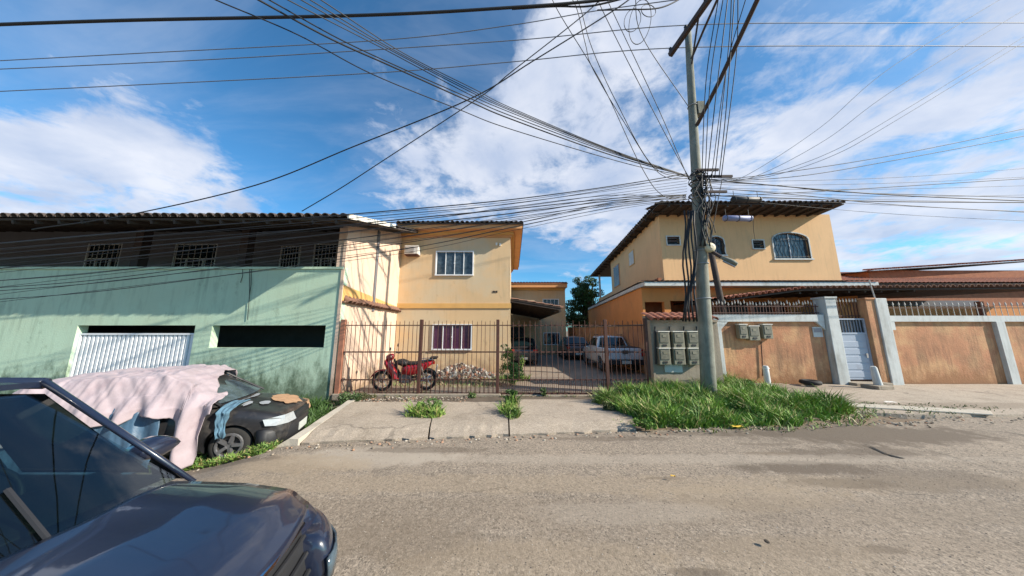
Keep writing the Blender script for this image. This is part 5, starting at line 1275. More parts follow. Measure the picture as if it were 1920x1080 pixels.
    for s in (1, -1):
        rings = [[(x, s*(.09+.045*max(0, math.sin(a))), z+hh*math.cos(a)) for a in [math.pi*2*k/12 for k in range(12)]] for (x, z, hh) in ((.06, .58, .09), (-.1, .59, .15), (-.3, .61, .15), (-.5, .67, .12), (-.68, .75, .08), (-.80, .80, .04))]
        B(MB().loft(rings), 'side_panel', 'red_paint', smooth=True)
        B(MB().tube([(-wb, s*.12, r+.02), (-.5, s*.13, .70)], .028, 8), 'shock', 'chrome'); B(MB().tube([(-wb, s*.09, r), (-.15, s*.08, .34)], .02, 6), 'swing_arm', 'chrome')
    B(MB().tube([(-.45, .12, .87), (-.80, .12, .89), (-.90, 0, .89), (-.80, -.12, .89), (-.45, -.12, .87)], .011, 6), 'rear_carrier', 'chrome')
    B(MB().box(-.92, -.72, -.11, .11, .90, .94), 'carrier_plate', 'plastic_black'); B(MB().box(-.85, -.79, -.06, .06, .74, .82), 'tail_light', 'lamp_red', bevel=.01)
    B(MB().obox((-.90, 0, .62), (.01, 0, .02), (0, .09, 0), (-.01, 0, .07)), 'number_plate', 'plate_grey')
    # engine, exhaust, pedals, stand
    mb = MB(); mb.cyl((-.05, -.12, .36), (-.05, .12, .36), .125, 16); mb.box(-.2, .12, -.09, .09, .24, .46); mb.cyl((.08, -.06, .42), (.24, -.0, .46), .055, 12)
    for k in range(5): mb.obox((.11+.03*k, 0, .43+.01*k), (.006, 0, .002), (0, .075, 0), (-.01, 0, .065))
    B(mb, 'engine', 'rim'); B(MB().tube([(.2, -.05, .42), (.22, -.11, .30), (.0, -.13, .24), (-.35, -.14, .27), (-.85, -.15, .36)], [.018,.018,.02,.035,.042], 10), 'exhaust', 'chrome', smooth=True)
    B(MB().cyl((.02, -.22, .27), (.02, .22, .27), .014, 8), 'footrest', 'plastic_black'); B(MB().tube([(-.12, .1, .3), (-.2, .28, .0)], .011, 6), 'side_stand', 'plastic_black')
motorcycle()

# ------------------------------------------------------------------ utility pole
def catmull(P_, n=9):
    out = []; Q = [P_[0]*2-P_[1]]+P_+[P_[-1]*2-P_[-2]]
    for i in range(1, len(Q)-2):
        for k in range(n):
            t = k/n; a, b, c, d = Q[i-1:i+3]; out.append(.5*((2*b)+(c-a)*t+(2*a-5*b+4*c-d)*t*t+(3*b-a-3*c+d)*t**3))
    out.append(Q[-2]); return out
YP = 7.8
base = P(1328, 735, YP); topp = P(1290, 62, YP); base = Vector((base.x, YP, -.1))
pdir = (topp-base)
def pole_at(z): k = (z-base.z)/pdir.z; return base+pdir*k
def pole():
    t = thing('utility_pole', 'tall leaning grey concrete utility pole rising from the grass', 'pole', (base.x, base.y, 0))
    n = 14; MB().tube([base+pdir*(i/n) for i in range(n+1)], [.19-.095*(i/n) for i in range(n+1)], 20).build('shaft', 'concrete_pole', t, smooth=True)
    a = P(1256, 104, YP+.25); b = P(1316, 18, YP-.9); c = b+(b-a)*.8
    MB().beam(a, c, .13, .15).build('crossarm', 'rust_beam', t)
    u = (c-a).normalized()
    for k in (0.02, .30, .62, .95):
        p = a+(c-a)*k; mb = MB(); mb.tube([p+Vector((0,0,.07)), p+Vector((0,0,.13)), p+Vector((0,0,.17)), p+Vector((0,0,.21)), p+Vector((0,0,.27))], [.02,.055,.035,.055,.02], 10); mb.build('insulator', 'plastic_black', t, smooth=True)
    q = pole_at(10.6); MB().beam(q+Vector((-.05, -.15, -.1)), a+(c-a)*.5+Vector((0,0,-.08)), .04, .04).build('brace', 'rust_beam', t)
    # bands and steps
    for py in (200, 325, 345, 372, 470, 495, 560):
        z = PZ(py, YP, 1300); p = pole_at(z); rr = .19-.095*((z-base.z)/pdir.z); MB().torus(p, rr+.012, .014, 'z', 20, 6).build('band', 'bare_metal', t, smooth=True)
    z = PZ(208, YP, 1300); p = pole_at(z); MB().box(p.x+.10, p.x+.33, YP-.12, YP+.12, z-.18, z+.26).build('bracket_box', 'concrete_pole', t, bevel=.01)
    # long arm reaching up over the street
    a1 = pole_at(PZ(240, YP, 1300))+Vector((.03, -.12, 0)); MB().tube([a1, P(1350, 150, YP-1.2), P(1420, 0, YP-2.4), P(1480, -120, YP-3.4)], .055, 10).build('street_lamp_arm', 'rust_beam', t, smooth=True)
    a2 = pole_at(PZ(115, YP, 1290))+Vector((0, -.1, 0)); MB().tube([a2, P(1322, 50, YP-.8), P(1350, -12, YP-1.5)], .035, 8).build('stay', 'rust_beam', t)
    # short spreader arms where the lines gather
    for (py, l) in ((326, .5), (366, .7), (338, .9)):
        z = PZ(py, YP, 1305); p = pole_at(z); MB().beam(p+Vector((-.15, -.2, 0)), p+Vector((l, -.25, -.02)), .05, .07).build('spreader', 'rust_beam', t)
pole()
def side_pole():
    a = P(1332, 466, 10.6); b = P(1357, 592, 10.6); o = MB().tube([b+(b-a)*(b.z/(a.z-b.z)), b, a], [.13, .12, .10], 10).build('wooden_post', 'wood_dark', smooth=True)
    tag(o, 'slim dark post standing rising behind the orange wall right of the concrete utility pole', 'post')
side_pole()
ORD9 = ['first from the left', 'second from the left', 'third from the left', 'fourth from the left', 'in the middle', 'fourth from the right', 'third from the right', 'second from the right', 'first from the right']
def fittings():
    q = P(1329, 465, YP-.15); t = thing('junction_box', 'round cream junction box strapped to the utility pole', 'junction box', tuple(q))
    MB().loft([[(q.x+rr*math.cos(a), q.y+y, q.z+rr*.95*math.sin(a)) for a in [2*math.pi*k/18 for k in range(18)]] for y, rr in ((.12, .10), (.0, .145), (-.08, .145), (-.12, .09))]).build('shell', 'box_cream', t, smooth=True)
    MB().cyl(q+Vector((0, -.14, 0)), q+Vector((0, -.12, 0)), .05, 12).build('cap', 'box_cream', t)
    a = P(1332, 470, YP-.1); b = P(1352, 482, YP-.35); c = P(1382, 496, YP-.55)
    t = thing('street_lamp', 'grey street lamp head tilted down from the right side of the pole', 'street lamp', tuple(a))
    MB().tube([a, b], .05, 8).build('arm', 'rust_beam', t); d = (c-b).normalized(); x = d.cross(Vector((0,0,1))).normalized(); up = x.cross(d)
    rings = []
    for k, (w, h) in enumerate(((.05,.04), (.10,.06), (.13,.07), (.13,.07), (.11,.05))):
        p = b+(c-b)*k/4; rings.append([p+x*w*math.cos(2*math.pi*i/10)+up*h*math.sin(2*math.pi*i/10) for i in range(10)])
    MB().loft(rings).build('head', 'concrete_pole', t, smooth=True); MB().obox(b+(c-b)*.62-up*.075, d*.16, x*.085, up*.012).build('lens', 'lamp_glass', t)
    # splice cases hanging on the lines
    for (x0, x1, y, m, Y, lab) in ((1356, 1410, 409, 'splice_blue', 7.6, 'blue grey cylindrical splice case hanging from the cables right of the pole'), (1371, 1427, 374, 'plastic_black', 7.6, 'black cylindrical splice case on the upper cables right of the pole')):
        a = P(x0, y, Y); b = P(x1, y+1, Y); t = thing('splice_case', lab, 'splice case', tuple(a)); L = b-a
        MB().tube([a, a+L*.04, a+L*.96, b], [.03, .085, .085, .03], 14).build('case', m, t, smooth=True)
        for k in (.08, .5, .92): MB().torus(a+L*k, .088, .010, 'x', 16, 6).build('clamp', 'iron_black', t)
        for k in (.1, .9): p = a+L*k; MB().tube([p, p+Vector((0, 0, .28))], .008, 5).build('hanger', 'cable', t)
    # vertical runs of cable on the pole
    def vrun(pts, r, lab, grp=None):
        o = MB().tube(pts, r, 7).build('cable', 'cable', smooth=True); tag(o, lab, 'cable', grp)
    for i in range(5):
        pts = [P(1283+i*3.2+3*math.sin(k*1.3+i), 395+26*k, YP-.02-.05*i+(.03*math.sin(k+i))) for k in range(9)]; vrun([p+Vector((.03*i,0,0)) for p in pts], .024, 'black cable dropping down the left side of the pole, %s of five' % ['leftmost', 'second', 'middle', 'fourth', 'rightmost'][i], 'cables dropping down left of the pole')
    for i in range(7):
        pts = [P(1314+i*2.6+4*math.sin(k*1.1+i*2.1), 335+14*k, YP-.2-.04*(i % 3)) for k in range(10)]; vrun(pts, .018, 'tangled black cable down the right side of the pole, %s of seven' % ['leftmost', 'second', 'third', 'middle', 'fifth', 'sixth', 'rightmost'][i], 'tangled cables right of the pole')
    for i in range(9):
        pts = [P(1296+i*5+6*math.sin(k*1.7+i*1.9), 318+(9+i)*k, YP-.24-.03*(i % 4)) for k in range(8)]; vrun(catmull(pts, 4), .010, 'thin loose wire in the cable knot on the upper pole, %s' % ORD9[i], 'loose wires knotted round the upper pole')
    for i in range(4):
        z = PZ(330+12*i, YP, 1305); p = pole_at(z); o = MB().torus(p+Vector((.06*math.sin(i), 0, 0)), .20+.03*(i % 2), .022, 'z', 24, 6).build('cable_coil', 'cable', smooth=True)
        o.rotation_euler = (0, 0, 0); tag(o, 'black cable wrapped round the pole, %s wrap of four' % ['highest', 'second', 'third', 'lowest'][i], 'cable', 'cable wraps round the pole')
fittings()

# ------------------------------------------------------------------ overhead lines
def line(pts, r, lab, grp=None, m='cable'):
    q = [P(x, y, Y) for x, y, Y in pts]; o = MB().tube(catmull(q), r*1.3, 6).build('overhead_cable', m, smooth=True); tag(o, lab, 'cable', grp); return o
line([(-60,48,5.0),(240,38,5.1),(700,28,5.3),(960,14,5.4),(1110,2,5.5),(1300,-22,5.6)], .026, 'thickest black bundled cable crossing near the top of the sky')
line([(960,17,5.45),(1040,12,5.5),(1100,12,5.5),(1150,2,5.5),(1200,-12,5.5)], .016, 'thin twisted wire slung under the thick bundled cable at the top')
g = 'three thin high lines crossing the upper sky'
line([(-80,118,9.2),(240,101,9),(720,75,8.8),(960,47,8.6),(1120,20,8.3),(1340,-10,7.2)], .012, 'uppermost of three thin parallel lines across the upper left sky', g, 'cable_grey')
line([(-80,133,9.2),(240,119,9),(512,105,8.8),(960,76,8.6),(1290,47,8.2),(1680,43,9),(2000,43,10)], .012, 'middle of three thin parallel lines across the upper sky', g, 'cable_grey')
line([(-80,175,9.2),(240,160,9),(700,137,8.8),(960,116,8.6),(1260,90,8.2),(1680,86,9),(2000,88,10)], .012, 'lowest of three thin parallel lines across the upper sky', g, 'cable_grey')
g = 'lines fanning from the top left to the pole'
hub = (1296, 332, YP-.15)
line([(330,-35,3.2),(405,0,3.4),(560,66,3.9),(700,140,4.5),(860,205,5.4),(960,243,6.0),(1180,308,7.1),hub], .0075, 'lowest and leftmost pale line fanning from the top left to the pole', g)
line([(440,-25,3.2),(485,0,3.4),(620,73,4.0),(740,127,4.6),(880,190,5.4),(960,224,5.9),(1150,292,7.0),hub], .011, 'stout black line fanning from the top left to the pole', g)
line([(450,-30,3.2),(505,0,3.5),(640,75,4.1),(760,131,4.7),(885,186,5.4),(960,218,5.9),(1150,288,7.0),hub], .008, 'thinner line hugging the stout black line from the top left', g)
for (a, b, c, d) in ((540,720,878,960), (565,735,884,960), (582,745,888,960), (602,757,893,960)):
    k = (a-540)/62; line([(a-50,-30,3.4),(a,0,3.6),(b,92+8*k,4.8),(c,176-7*k,5.6),(d,212-9*k,6.1),(1150,286-4*k,7.0),hub], .007, 'thin black line in the fan from the top left, %s of the four rightmost' % {540: 'first', 565: 'second', 582: 'third', 602: 'last'}[a], g)
line([(1210,-25,5.4),(1150,20,5.5),(1000,114,5.8),(880,186,6.0),(660,276,6.4),(480,347,6.6),(240,403,6.8),(60,430,6.9)], .011, 'upper of two dark lines crossing down to the left edge')
line([(1150,-25,5.5),(1092,30,5.6),(960,134,5.9),(900,182,6.1),(720,300,6.4),(640,352,6.6),(566,396,6.8)], .009, 'lower of two dark lines dropping to the green house roof')
ORD = ['topmost', 'second', 'third', 'fourth', 'fifth', 'sixth', 'seventh', 'eighth', 'lowest']
g = 'sagging lines running left from the pole over the houses'
E_ = [((1160,347),(960,374),(700,398),(240,436)), ((1160,352),(960,382),(720,404),(240,446)), ((1150,372),(960,392),(745,412),(240,466)), ((1150,376),(960,400),(745,424),(240,482)), ((1150,382),(960,408),(745,436),(240,505)),
      ((1140,386),(960,414),(745,446),(240,518)), ((1150,366),(960,388),(745,416),(240,455)), ((1150,380),(960,420),(740,458),(240,524)), ((1150,389),(960,426),(740,470),(240,540))]
for i, e in enumerate(E_):
    h0 = (1286, 326+ (4*i if i < 2 else 36+1.5*i), YP-.2)
    line([h0]+[(x, y, Y) for (x, y), Y in zip(e, (7.2, 6.7, 6.3, 6.1))]+[(-50, e[3][1]+25, 6.0)], .010 if i in (0, 2, 3) else .0065, '%s (at the left edge) of nine sagging lines running left from the pole' % ORD[sorted(q[3][1] for q in E_).index(e[3][1])], g)
g = 'faint thin lines among the sagging bundle'
for i in range(9):
    y1 = 349+5.2*i+rnd()*3; y2 = 374+7*i+rnd()*5; y3 = 396+9.5*i+rnd()*6; line([(1288, 334+5*i, YP-.2), (1160, y1, 7.25), (960, y2, 6.9), (742, y3, 6.7), (240, 432+13*i+rnd()*8, 6.4), (-50, 460+14*i, 6.2)], .0042, 'faint thin line among the sagging bundle left of the pole', g)
g = 'faint thin lines right of the pole'
for i in range(7):
    y2 = 338+6*i+rnd()*4; line([(1312, 336+5*i, YP-.2), (1400, y2, 7.7), (1680, 330+11*i+rnd()*8, 8.2), (2000, 310+18*i, 8.8)], .0042, 'faint thin line among the lines running right from the pole', g)
g = 'lines running right from the pole'
F_ = [[(1340,338),(1500,352),(1680,366),(2000,380)], [(1345,336),(1450,326),(1680,290),(2000,225)], [(1320,366),(1480,372),(1680,378),(2000,380)], [(1345,342),(1450,347),(1600,361),(2000,372)], [(1330,368),(1500,361),(1680,350),(2000,330)], [(1330,352),(1500,366),(1680,384),(2000,402)], [(1345,340),(1500,330),(1680,300),(2000,240)]]
for i, e in enumerate(F_): line([(1312, e[0][1]-1, YP-.2)]+[(x, y, 7.6+.2*k) for k, (x, y) in enumerate(e)], .012 if i in (0, 2) else .008, '%s (at the right edge) of seven lines running right from the pole' % (ORD[:6]+['lowest'])[sorted(q[2][1] for q in F_).index(e[2][1])], g)
g = 'pale thin lines climbing to the upper right'
for (a, c) in ((1395, (1680,120)), (1415, (1680,166)), (1425, (1680,216)), (1440, (1680,226))):
    line([(1345, 336, YP-.2), (a, 331, 7.6), ((a+c[0])/2, (331+c[1])/2+14, 7.3), (c[0], c[1], 7.0), (1990, c[1]-190, 6.6)], .006, 'pale thin line climbing to the upper right, %s of four at the edge' % {120: 'highest', 166: 'second', 216: 'third', 226: 'lowest'}[c[1]], g, 'cable_grey')
g = 'lines dropping from the top edge to the pole hub'
for pts in ([(1030,-20),(1047,22),(1130,160),(1200,308),(1242,366),(1292,374)], [(1062,-20),(1082,18),(1098,84),(1112,130),(1172,232),(1235,324),(1294,336)], [(1070,-25),(1088,14),(1110,90),(1155,190),(1225,312),(1294,333)], [(1110,-30),(1130,20),(1200,160),(1280,312),(1296,334)], [(1125,-30),(1148,20),(1235,205),(1292,338)], [(1190,-20),(1205,70),(1291,200)]):
    n = len(pts); line([(x, y, 5.4+(YP-.3-5.4)*k/(n-1)) for k, (x, y) in enumerate(pts)], .0075, 'thin line dropping from the top edge to the pole, starting %s' % {1030: 'furthest left', 1062: 'second from left', 1070: 'third from left', 1110: 'fourth from left', 1125: 'fifth from left', 1190: 'furthest right'}[pts[0][0]], g)
g = 'steep lines rising right of the pole to the top edge'
for kk, pts in enumerate(([(1349,-15),(1324,150),(1316,330)], [(1358,-15),(1332,150),(1322,332)], [(1366,-15),(1340,200),(1326,332)], [(1378,-15),(1362,200),(1348,334)], [(1384,-15),(1380,110),(1352,334)], [(1402,-15),(1362,130),(1334,332)], [(1372,-15),(1366,90),(1340,334)])):
    line([(x, y, (5.6, 6.6, YP-.25)[k]) for k, (x, y) in enumerate(pts)], .009, 'steep line right of the pole, %s counting from the pole' % ['first', 'second', 'third', 'fifth', 'sixth', 'last', 'fourth'][kk], g)
for i, (cx, cy, r) in enumerate(((1200, 42, 26), (1186, 38, 18), (1216, 20, 16))):
    q = P(cx, cy, 5.6); o = MB().torus((0,0,0), r/F*6.2*1.2, .009, 'y', 28, 5).build('cable_coil', 'cable', smooth=True); o.location = q; o.rotation_euler = (.5-i*.3, .4*i, .2); o.scale = (.75, 1, 1.15)
    tag(o, '%s loose loop of coiled cable hanging at the top edge of the sky' % ['largest', 'left small', 'upper right small'][i], 'cable', 'loose cable loops at the top')
line([(1120,19,5.5),(1180,18,5.5),(1240,14,5.6),(1290,-10,5.7)], .012, 'short twisted wire beside the loose loops at the top')
line([(1412,404,7.6),(1413,430,9),(1416,452,12.7)], .006, 'thin wire falling from the splice case to the small window')
line([(1354,337,7.55),(1347,372,7.55),(1338,420,7.6),(1332,462,7.65)], .008, 'slack wire falling to the cream junction box')

# ------------------------------------------------------------------ greenery
def blades(name, pts, label, cat, hmin, hmax, w=.009, tones=((.05,.12,.02),(.12,.22,.04)), lean=.5, kind='stuff', leafy=0.0, seed=1, parent=None):
    rg = np.random.default_rng(seed); n = len(pts); p = np.array(pts)
    h = hmin+(hmax-hmin)*rg.random(n)*p[:, 3]; az = rg.random(n)*2*np.pi; ln = lean*(.3+rg.random(n)); ww = w*(.7+.8*rg.random(n))
    dx = np.cos(az); dy = np.sin(az); fa = rg.random(n)*np.pi; sx = np.cos(fa); sy = np.sin(fa)
    V = np.zeros((n, 5, 3))
    for k, (t, wf, b) in enumerate(((0, 1, 0), (.55, .9, .35), (1, 0, 1))):
        cx = p[:, 0]+dx*h*ln*b; cy = p[:, 1]+dy*h*ln*b; cz = p[:, 2]+h*t*(1-.25*ln*t)
        if k < 2:
            V[:, 2*k] = np.stack([cx-sx*ww*wf, cy-sy*ww*wf, cz], 1); V[:, 2*k+1] = np.stack([cx+sx*ww*wf, cy+sy*ww*wf, cz], 1)
        else: V[:, 4] = np.stack([cx, cy, cz], 1)
    idx = np.arange(n)[:, None]*5
    me = bpy.data.meshes.new(name); me.vertices.add(n*5); me.vertices.foreach_set('co', V.reshape(-1).astype(np.float32))
    quads = idx+np.array([[0, 1, 3, 2]]); tris = idx+np.array([[2, 3, 4]])
    loops = np.concatenate([quads.reshape(-1), tris.reshape(-1)]); me.loops.add(len(loops)); me.loops.foreach_set('vertex_index', loops.astype(np.int32))
    me.polygons.add(2*n); starts = np.concatenate([np.arange(n)*4, 4*n+np.arange(n)*3]); me.polygons.foreach_set('loop_start', starts.astype(np.int32))
    me.update(calc_edges=True); me.validate()
    ca = me.color_attributes.new('tone', 'FLOAT_COLOR', 'POINT'); t0 = np.array(tones[0]); t1 = np.array(tones[1])
    mix = np.clip(rg.random(n)*.6+p[:, 4]*.5, 0, 1)[:, None]; c = t0*(1-mix)+t1*mix
    if len(tones) > 2: dry = rg.random(n) < .20; c[dry] = np.array(tones[2])
    cc = np.ones((n, 5, 4)); cc[:, :, :3] = c[:, None, :]; ca.data.foreach_set('color', cc.reshape(-1).astype(np.float32))
    me.materials.append(M['leaf']); o = link(name, me, parent)
    if label: tag(o, label, cat)
    if kind: o['kind'] = kind
    return o
def inpoly(x, y, poly):
    c = False; j = len(poly)-1
    for i in range(len(poly)):
        xi, yi = poly[i]; xj, yj = poly[j]
        if (yi > y) != (yj > y) and x < (xj-xi)*(y-yi)/(yj-yi)+xi: c = not c
        j = i
    return c
def scatter(poly, n, zf, seed, clump=1.4, edge=0):
    rg = random.Random(seed); xs = [p[0] for p in poly]; ys = [p[1] for p in poly]; out = []
    while len(out) < n:
        x = rg.uniform(min(xs), max(xs)); y = rg.uniform(min(ys), max(ys))
        jx = x+.25*noise.noise(Vector((x*2, y*2, seed))); jy = y+.25*noise.noise(Vector((x*2, y*2, seed+5)))
        if not inpoly(jx, jy, poly): continue
        c = noise.noise(Vector((x*clump, y*clump, seed)))+.6*noise.noise(Vector((x*clump*3, y*clump*3, seed)))
        if rg.random() > .62+.8*c: continue
        out.append((x, y, zf(x, y), max(.22, .75+1.05*c), .5+.9*noise.noise(Vector((x*1.7, y*1.7, seed+3)))))
    return out
patch_poly = [(2.35,6.3),(2.6,5.95),(4.0,5.72),(5.8,5.95),(7.35,6.35),(8.0,6.75),(7.7,7.4),(7.4,9.0),(8.3,9.85),(5.9,9.8),(4.4,8.85),(3.95,8.4),(2.9,8.0),(2.6,7.2)]
sheet('verge', fr(2.3, 8.6, 50), fr(5.5, 9.9, 40), lambda x, y: (.13*sm(5.5, 7.2, y)*sm(2.3, 3.3, x)*sm(8.6, 7.2, x))-.03+.03*noise.noise(Vector((x*1.5, y*1.5, 6))), 'soil')
def vz(x, y): return (.13*sm(5.5, 7.2, y)*sm(2.3, 3.3, x)*sm(8.6, 7.2, x))-.035
GT = ((.045,.13,.012), (.25,.43,.05), (.36,.32,.12))
blades('grass', scatter(patch_poly, 36000, vz, 3, 1.7), None, None, .04, .46, .0085, GT, .8)
blades('grass', scatter(patch_poly+[], 9000, vz, 8, 2.5), None, None, .04, .20, .014, ((.09,.20,.02),(.26,.42,.06)), 1.0)
fringe = [(1.9,6.4),(2.3,5.75),(4.0,5.45),(6.0,5.65),(7.8,6.1),(8.8,6.9),(8.2,7.6),(7.9,9.0),(8.9,9.8),(2.4,8.0),(2.0,7.2)]
blades('grass', scatter(fringe, 3500, lambda x, y: max(vz(x, y), .0), 33, 2.0), None, None, .03, .20, .008, ((.08,.15,.02),(.22,.34,.06),(.36,.33,.13)), 1.1)
for o in [o for o in bpy.data.objects if o.name.startswith('grass')]: tag(o, 'thick green grass growing round the foot of the utility pole', 'grass')
lf = [(-6.6,4.55),(-5.2,4.5),(-4.0,4.7),(-3.95,5.0),(-4.35,5.2),(-5.4,4.85),(-6.5,4.75)]
o = blades('grass', scatter(lf, 5000, lambda x, y: hz(x, y)-.02, 12, 3), 'low green weeds round the front wheel of the derelict car', 'grass', .04, .17, .010, ((.05,.12,.02),(.17,.27,.05),(.3,.25,.1)), 1.0)
o = blades('grass', scatter([(-4.25,5.3),(-4.05,5.3),(-4.4,7.9),(-5.9,8.0),(-5.3,7.2),(-4.6,6.6)], 2600, lambda x, y: -.18, 14, 3), 'dark weeds between the derelict car bumper and the green wall', 'grass', .06, .34, .010, ((.02,.06,.012),(.06,.12,.02)), .8)
o = blades('grass', scatter([(-4.7,7.95),(4.2,7.95),(4.2,8.55),(-4.7,8.55)], 1500, lambda x, y: .05, 15, 2), 'sparse dry weeds along the foot of the iron fence', 'grass', .03, .12, .008, ((.06,.10,.03),(.18,.20,.07),(.3,.22,.12)), 1.0)
o = blades('grass', scatter([(-4.3,9.2),(-.3,9.2),(-.3,11.6),(-4.3,11.6)], 1500, lambda x, y: .08, 16, 1.5), 'scattered weeds on the bare soil in front of the ochre house', 'grass', .03, .14, .010, ((.06,.12,.03),(.20,.24,.07),(.3,.22,.12)), 1.0)
o = blades('grass', scatter([(7.4,6.4),(9.0,6.2),(12,6.9),(11,7.3),(8,7.6)], 500, lambda x, y: .05, 17, 2), 'a few thin weeds in the broken pavement at the right', 'grass', .02, .09, .008, ((.06,.12,.03),(.18,.24,.07)), 1.0)

def leaf_mesh(size):
    return MB().add([(0,0,0),(size*.35,size*.45,.08*size),(0,size,0),(-size*.35,size*.45,.08*size)], [(0,1,2,3)])
def crown(name, clusters, n, size, tones, parent, seed=1, local=False):
    rg = np.random.default_rng(seed); cl = np.array([c[:3] for c in clusters]); rr = np.array([c[3:6] for c in clusters]); wv = rr.prod(1)**(2/3); wv = wv/wv.sum()
    k = rg.choice(len(clusters), n, p=wv); d = rg.normal(size=(n, 3)); d /= np.linalg.norm(d, axis=1)[:, None]
    rad = .55+.5*rg.random(n)**.6; pos = cl[k]+d*rr[k]*rad[:, None]
    nn = np.array([noise.noise(Vector(p*1.6)) for p in pos/np.maximum(size*6, .2)]); keep = nn > -.22; pos = pos[keep]; k = k[keep]; n = len(pos)
    a = rg.normal(size=(n, 3)); a /= np.linalg.norm(a, axis=1)[:, None]; b = rg.normal(size=(n, 3)); b -= a*(a*b).sum(1)[:, None]; b /= np.linalg.norm(b, axis=1)[:, None]
    s = size*(.6+.8*rg.random(n))[:, None]
    V = np.stack([pos-a*s*.5, pos+b*s*.3, pos+a*s*.5, pos-b*s*.3], 1)
    me = bpy.data.meshes.new(name); me.vertices.add(n*4); me.vertices.foreach_set('co', V.reshape(-1).astype(np.float32))
    me.loops.add(4*n); me.loops.foreach_set('vertex_index', np.arange(4*n, dtype=np.int32)); me.polygons.add(n); me.polygons.foreach_set('loop_start', (np.arange(n)*4).astype(np.int32))
    me.update(calc_edges=True); me.validate()
    ca = me.color_attributes.new('tone', 'FLOAT_COLOR', 'POINT'); t0, t1 = np.array(tones[0]), np.array(tones[1]); cm = rg.random(len(clusters))
    mx = np.clip(cm[k]*.6+rg.random(n)*.5, 0, 1)[:, None]; c = t0*(1-mx)+t1*mx; cc = np.ones((n, 4, 4)); cc[:, :, :3] = c[:, None]; ca.data.foreach_set('color', cc.reshape(-1).astype(np.float32))
    me.materials.append(M['leaf']); return link(name, me, parent)
def plant(name, label, cat, base_, clusters, n, size, tones, trunk_r, seed):
    t = thing(name, label, cat, base_); b = Vector(base_); mb = MB(); top_ = max(c[2] for c in clusters)
    cx = sum(c[0] for c in clusters)/len(clusters); cy = sum(c[1] for c in clusters)/len(clusters); mid = Vector((cx, cy, b.z+(top_-b.z)*.5))
    mb.tube([b-Vector((0,0,.05)), b.lerp(mid, .5)+Vector((trunk_r, 0, 0)), mid], [trunk_r, trunk_r*.8, trunk_r*.6], 8)
    for c in clusters:
        e = Vector(c[:3]); st_ = b.lerp(mid, .05+.9*rnd()); mb.tube([st_, st_.lerp(e, .5)+Vector((0,0,.1*(e-st_).length)), e], [trunk_r*.45, trunk_r*.3, trunk_r*.12], 6)
    mb.build('trunk', 'bark', t, smooth=True); crown('crown', clusters, n, size, tones, t, seed); return t
def clus(cx, cy, cz, rx, ry, rz_, k, s, seed):
    rg = random.Random(seed); out = []
    for i in range(k):
        a = rg.uniform(0, 6.28); e = rg.uniform(-1, 1); q = rg.uniform(.3, .85); out.append((cx+rx*q*math.cos(a)*math.sqrt(1-e*e), cy+ry*q*math.sin(a)*math.sqrt(1-e*e), cz+rz_*q*e, s*rg.uniform(.7, 1.25), s*rg.uniform(.7, 1.25), s*rg.uniform(.6, 1.0)))
    return out
q = P(1096, 560, 30); plant('leafy_tree', 'dark green bushy tree behind the boundary wall between the houses', 'tree', (q.x, 30, 0), clus(q.x, 30, 5.6, 1.9, 1.8, 3.3, 44, .62, 4), 17000, .17, ((.018,.045,.010),(.065,.13,.022)), .22, 5)
q = P(1120, 590, 27); plant('leafy_tree', 'lower dark tree crown close to the orange house terrace', 'tree', (6.6, 29.5, 0), clus(6.9, 29.5, 3.6, 1.6, 1.4, 1.7, 12, .8, 9), 6000, .18, ((.018,.045,.010),(.05,.10,.02)), .15, 7)
q = G(958, 715, .08); plant('shrub', 'leafy green shrub growing just inside the gate post', 'shrub', (q.x, q.y-.6, .06), clus(q.x+.10, q.y-.6, .50, .50, .40, .42, 18, .17, 3)+clus(q.x-.10, q.y-.6, 1.12, .28, .25, .36, 9, .13, 31)+clus(q.x+.3, q.y-.65, .85, .18, .2, .3, 5, .10, 32), 5200, .055, ((.06,.13,.02),(.26,.34,.07)), .025, 8)
def tuft(px, py, zz, rx, h, n, lab, seed, tones=((.03,.08,.015),(.12,.22,.04)), sz=.04, ry=None):
    q = G(px, py, zz); plant('weed', lab, 'weed', (q.x, q.y, zz-.02), clus(q.x, q.y, zz+h*.30, rx, ry or rx*.75, h*.55, 14, rx*.30, seed), n, sz, tones, .010, seed)
tuft(800, 772, .08, .36, .34, 2600, 'bright green weed clump on the slab below the second fence post', 21, sz=.045)
tuft(957, 755, .08, .20, .46, 1800, 'dark weed growing in the slab joint below the third fence post', 22, ((.02,.06,.012),(.08,.16,.03)))
tuft(961, 782, .08, .14, .22, 900, 'small weed in the slab joint nearer the kerb', 23)
tuft(1020, 742, .08, .11, .30, 500, 'small weed at the foot of the wide driveway gate', 24, ((.04,.08,.02),(.12,.17,.04)))
tuft(885, 745, .08, .14, .16, 400, 'low weed with pale litter at the foot of the fence', 25, ((.04,.08,.02),(.14,.2,.05)))
tuft(1165, 745, .10, .32, .60, 1700, 'tall dry weeds in front of the narrow gate leaf', 26, ((.05,.06,.02),(.22,.19,.07)), .04)
tuft(1190, 752, .10, .30, .42, 1500, 'leafy green weeds at the left end of the grass verge', 27, ((.03,.08,.015),(.11,.20,.03)), .05)
tuft(1145, 770, .08, .22, .28, 900, 'brownish weeds spilling over the slab edge beside the verge', 28, ((.04,.06,.02),(.14,.16,.05)), .045)
tuft(655, 755, .02, .35, .30, 1300, 'dark weeds at the foot of the first fence post', 29, ((.02,.05,.012),(.07,.12,.03)), .045)
tuft(690, 750, .05, .30, .20, 800, 'low dry weeds below the motorcycle front wheel', 30, ((.05,.06,.025),(.14,.14,.05)), .04)
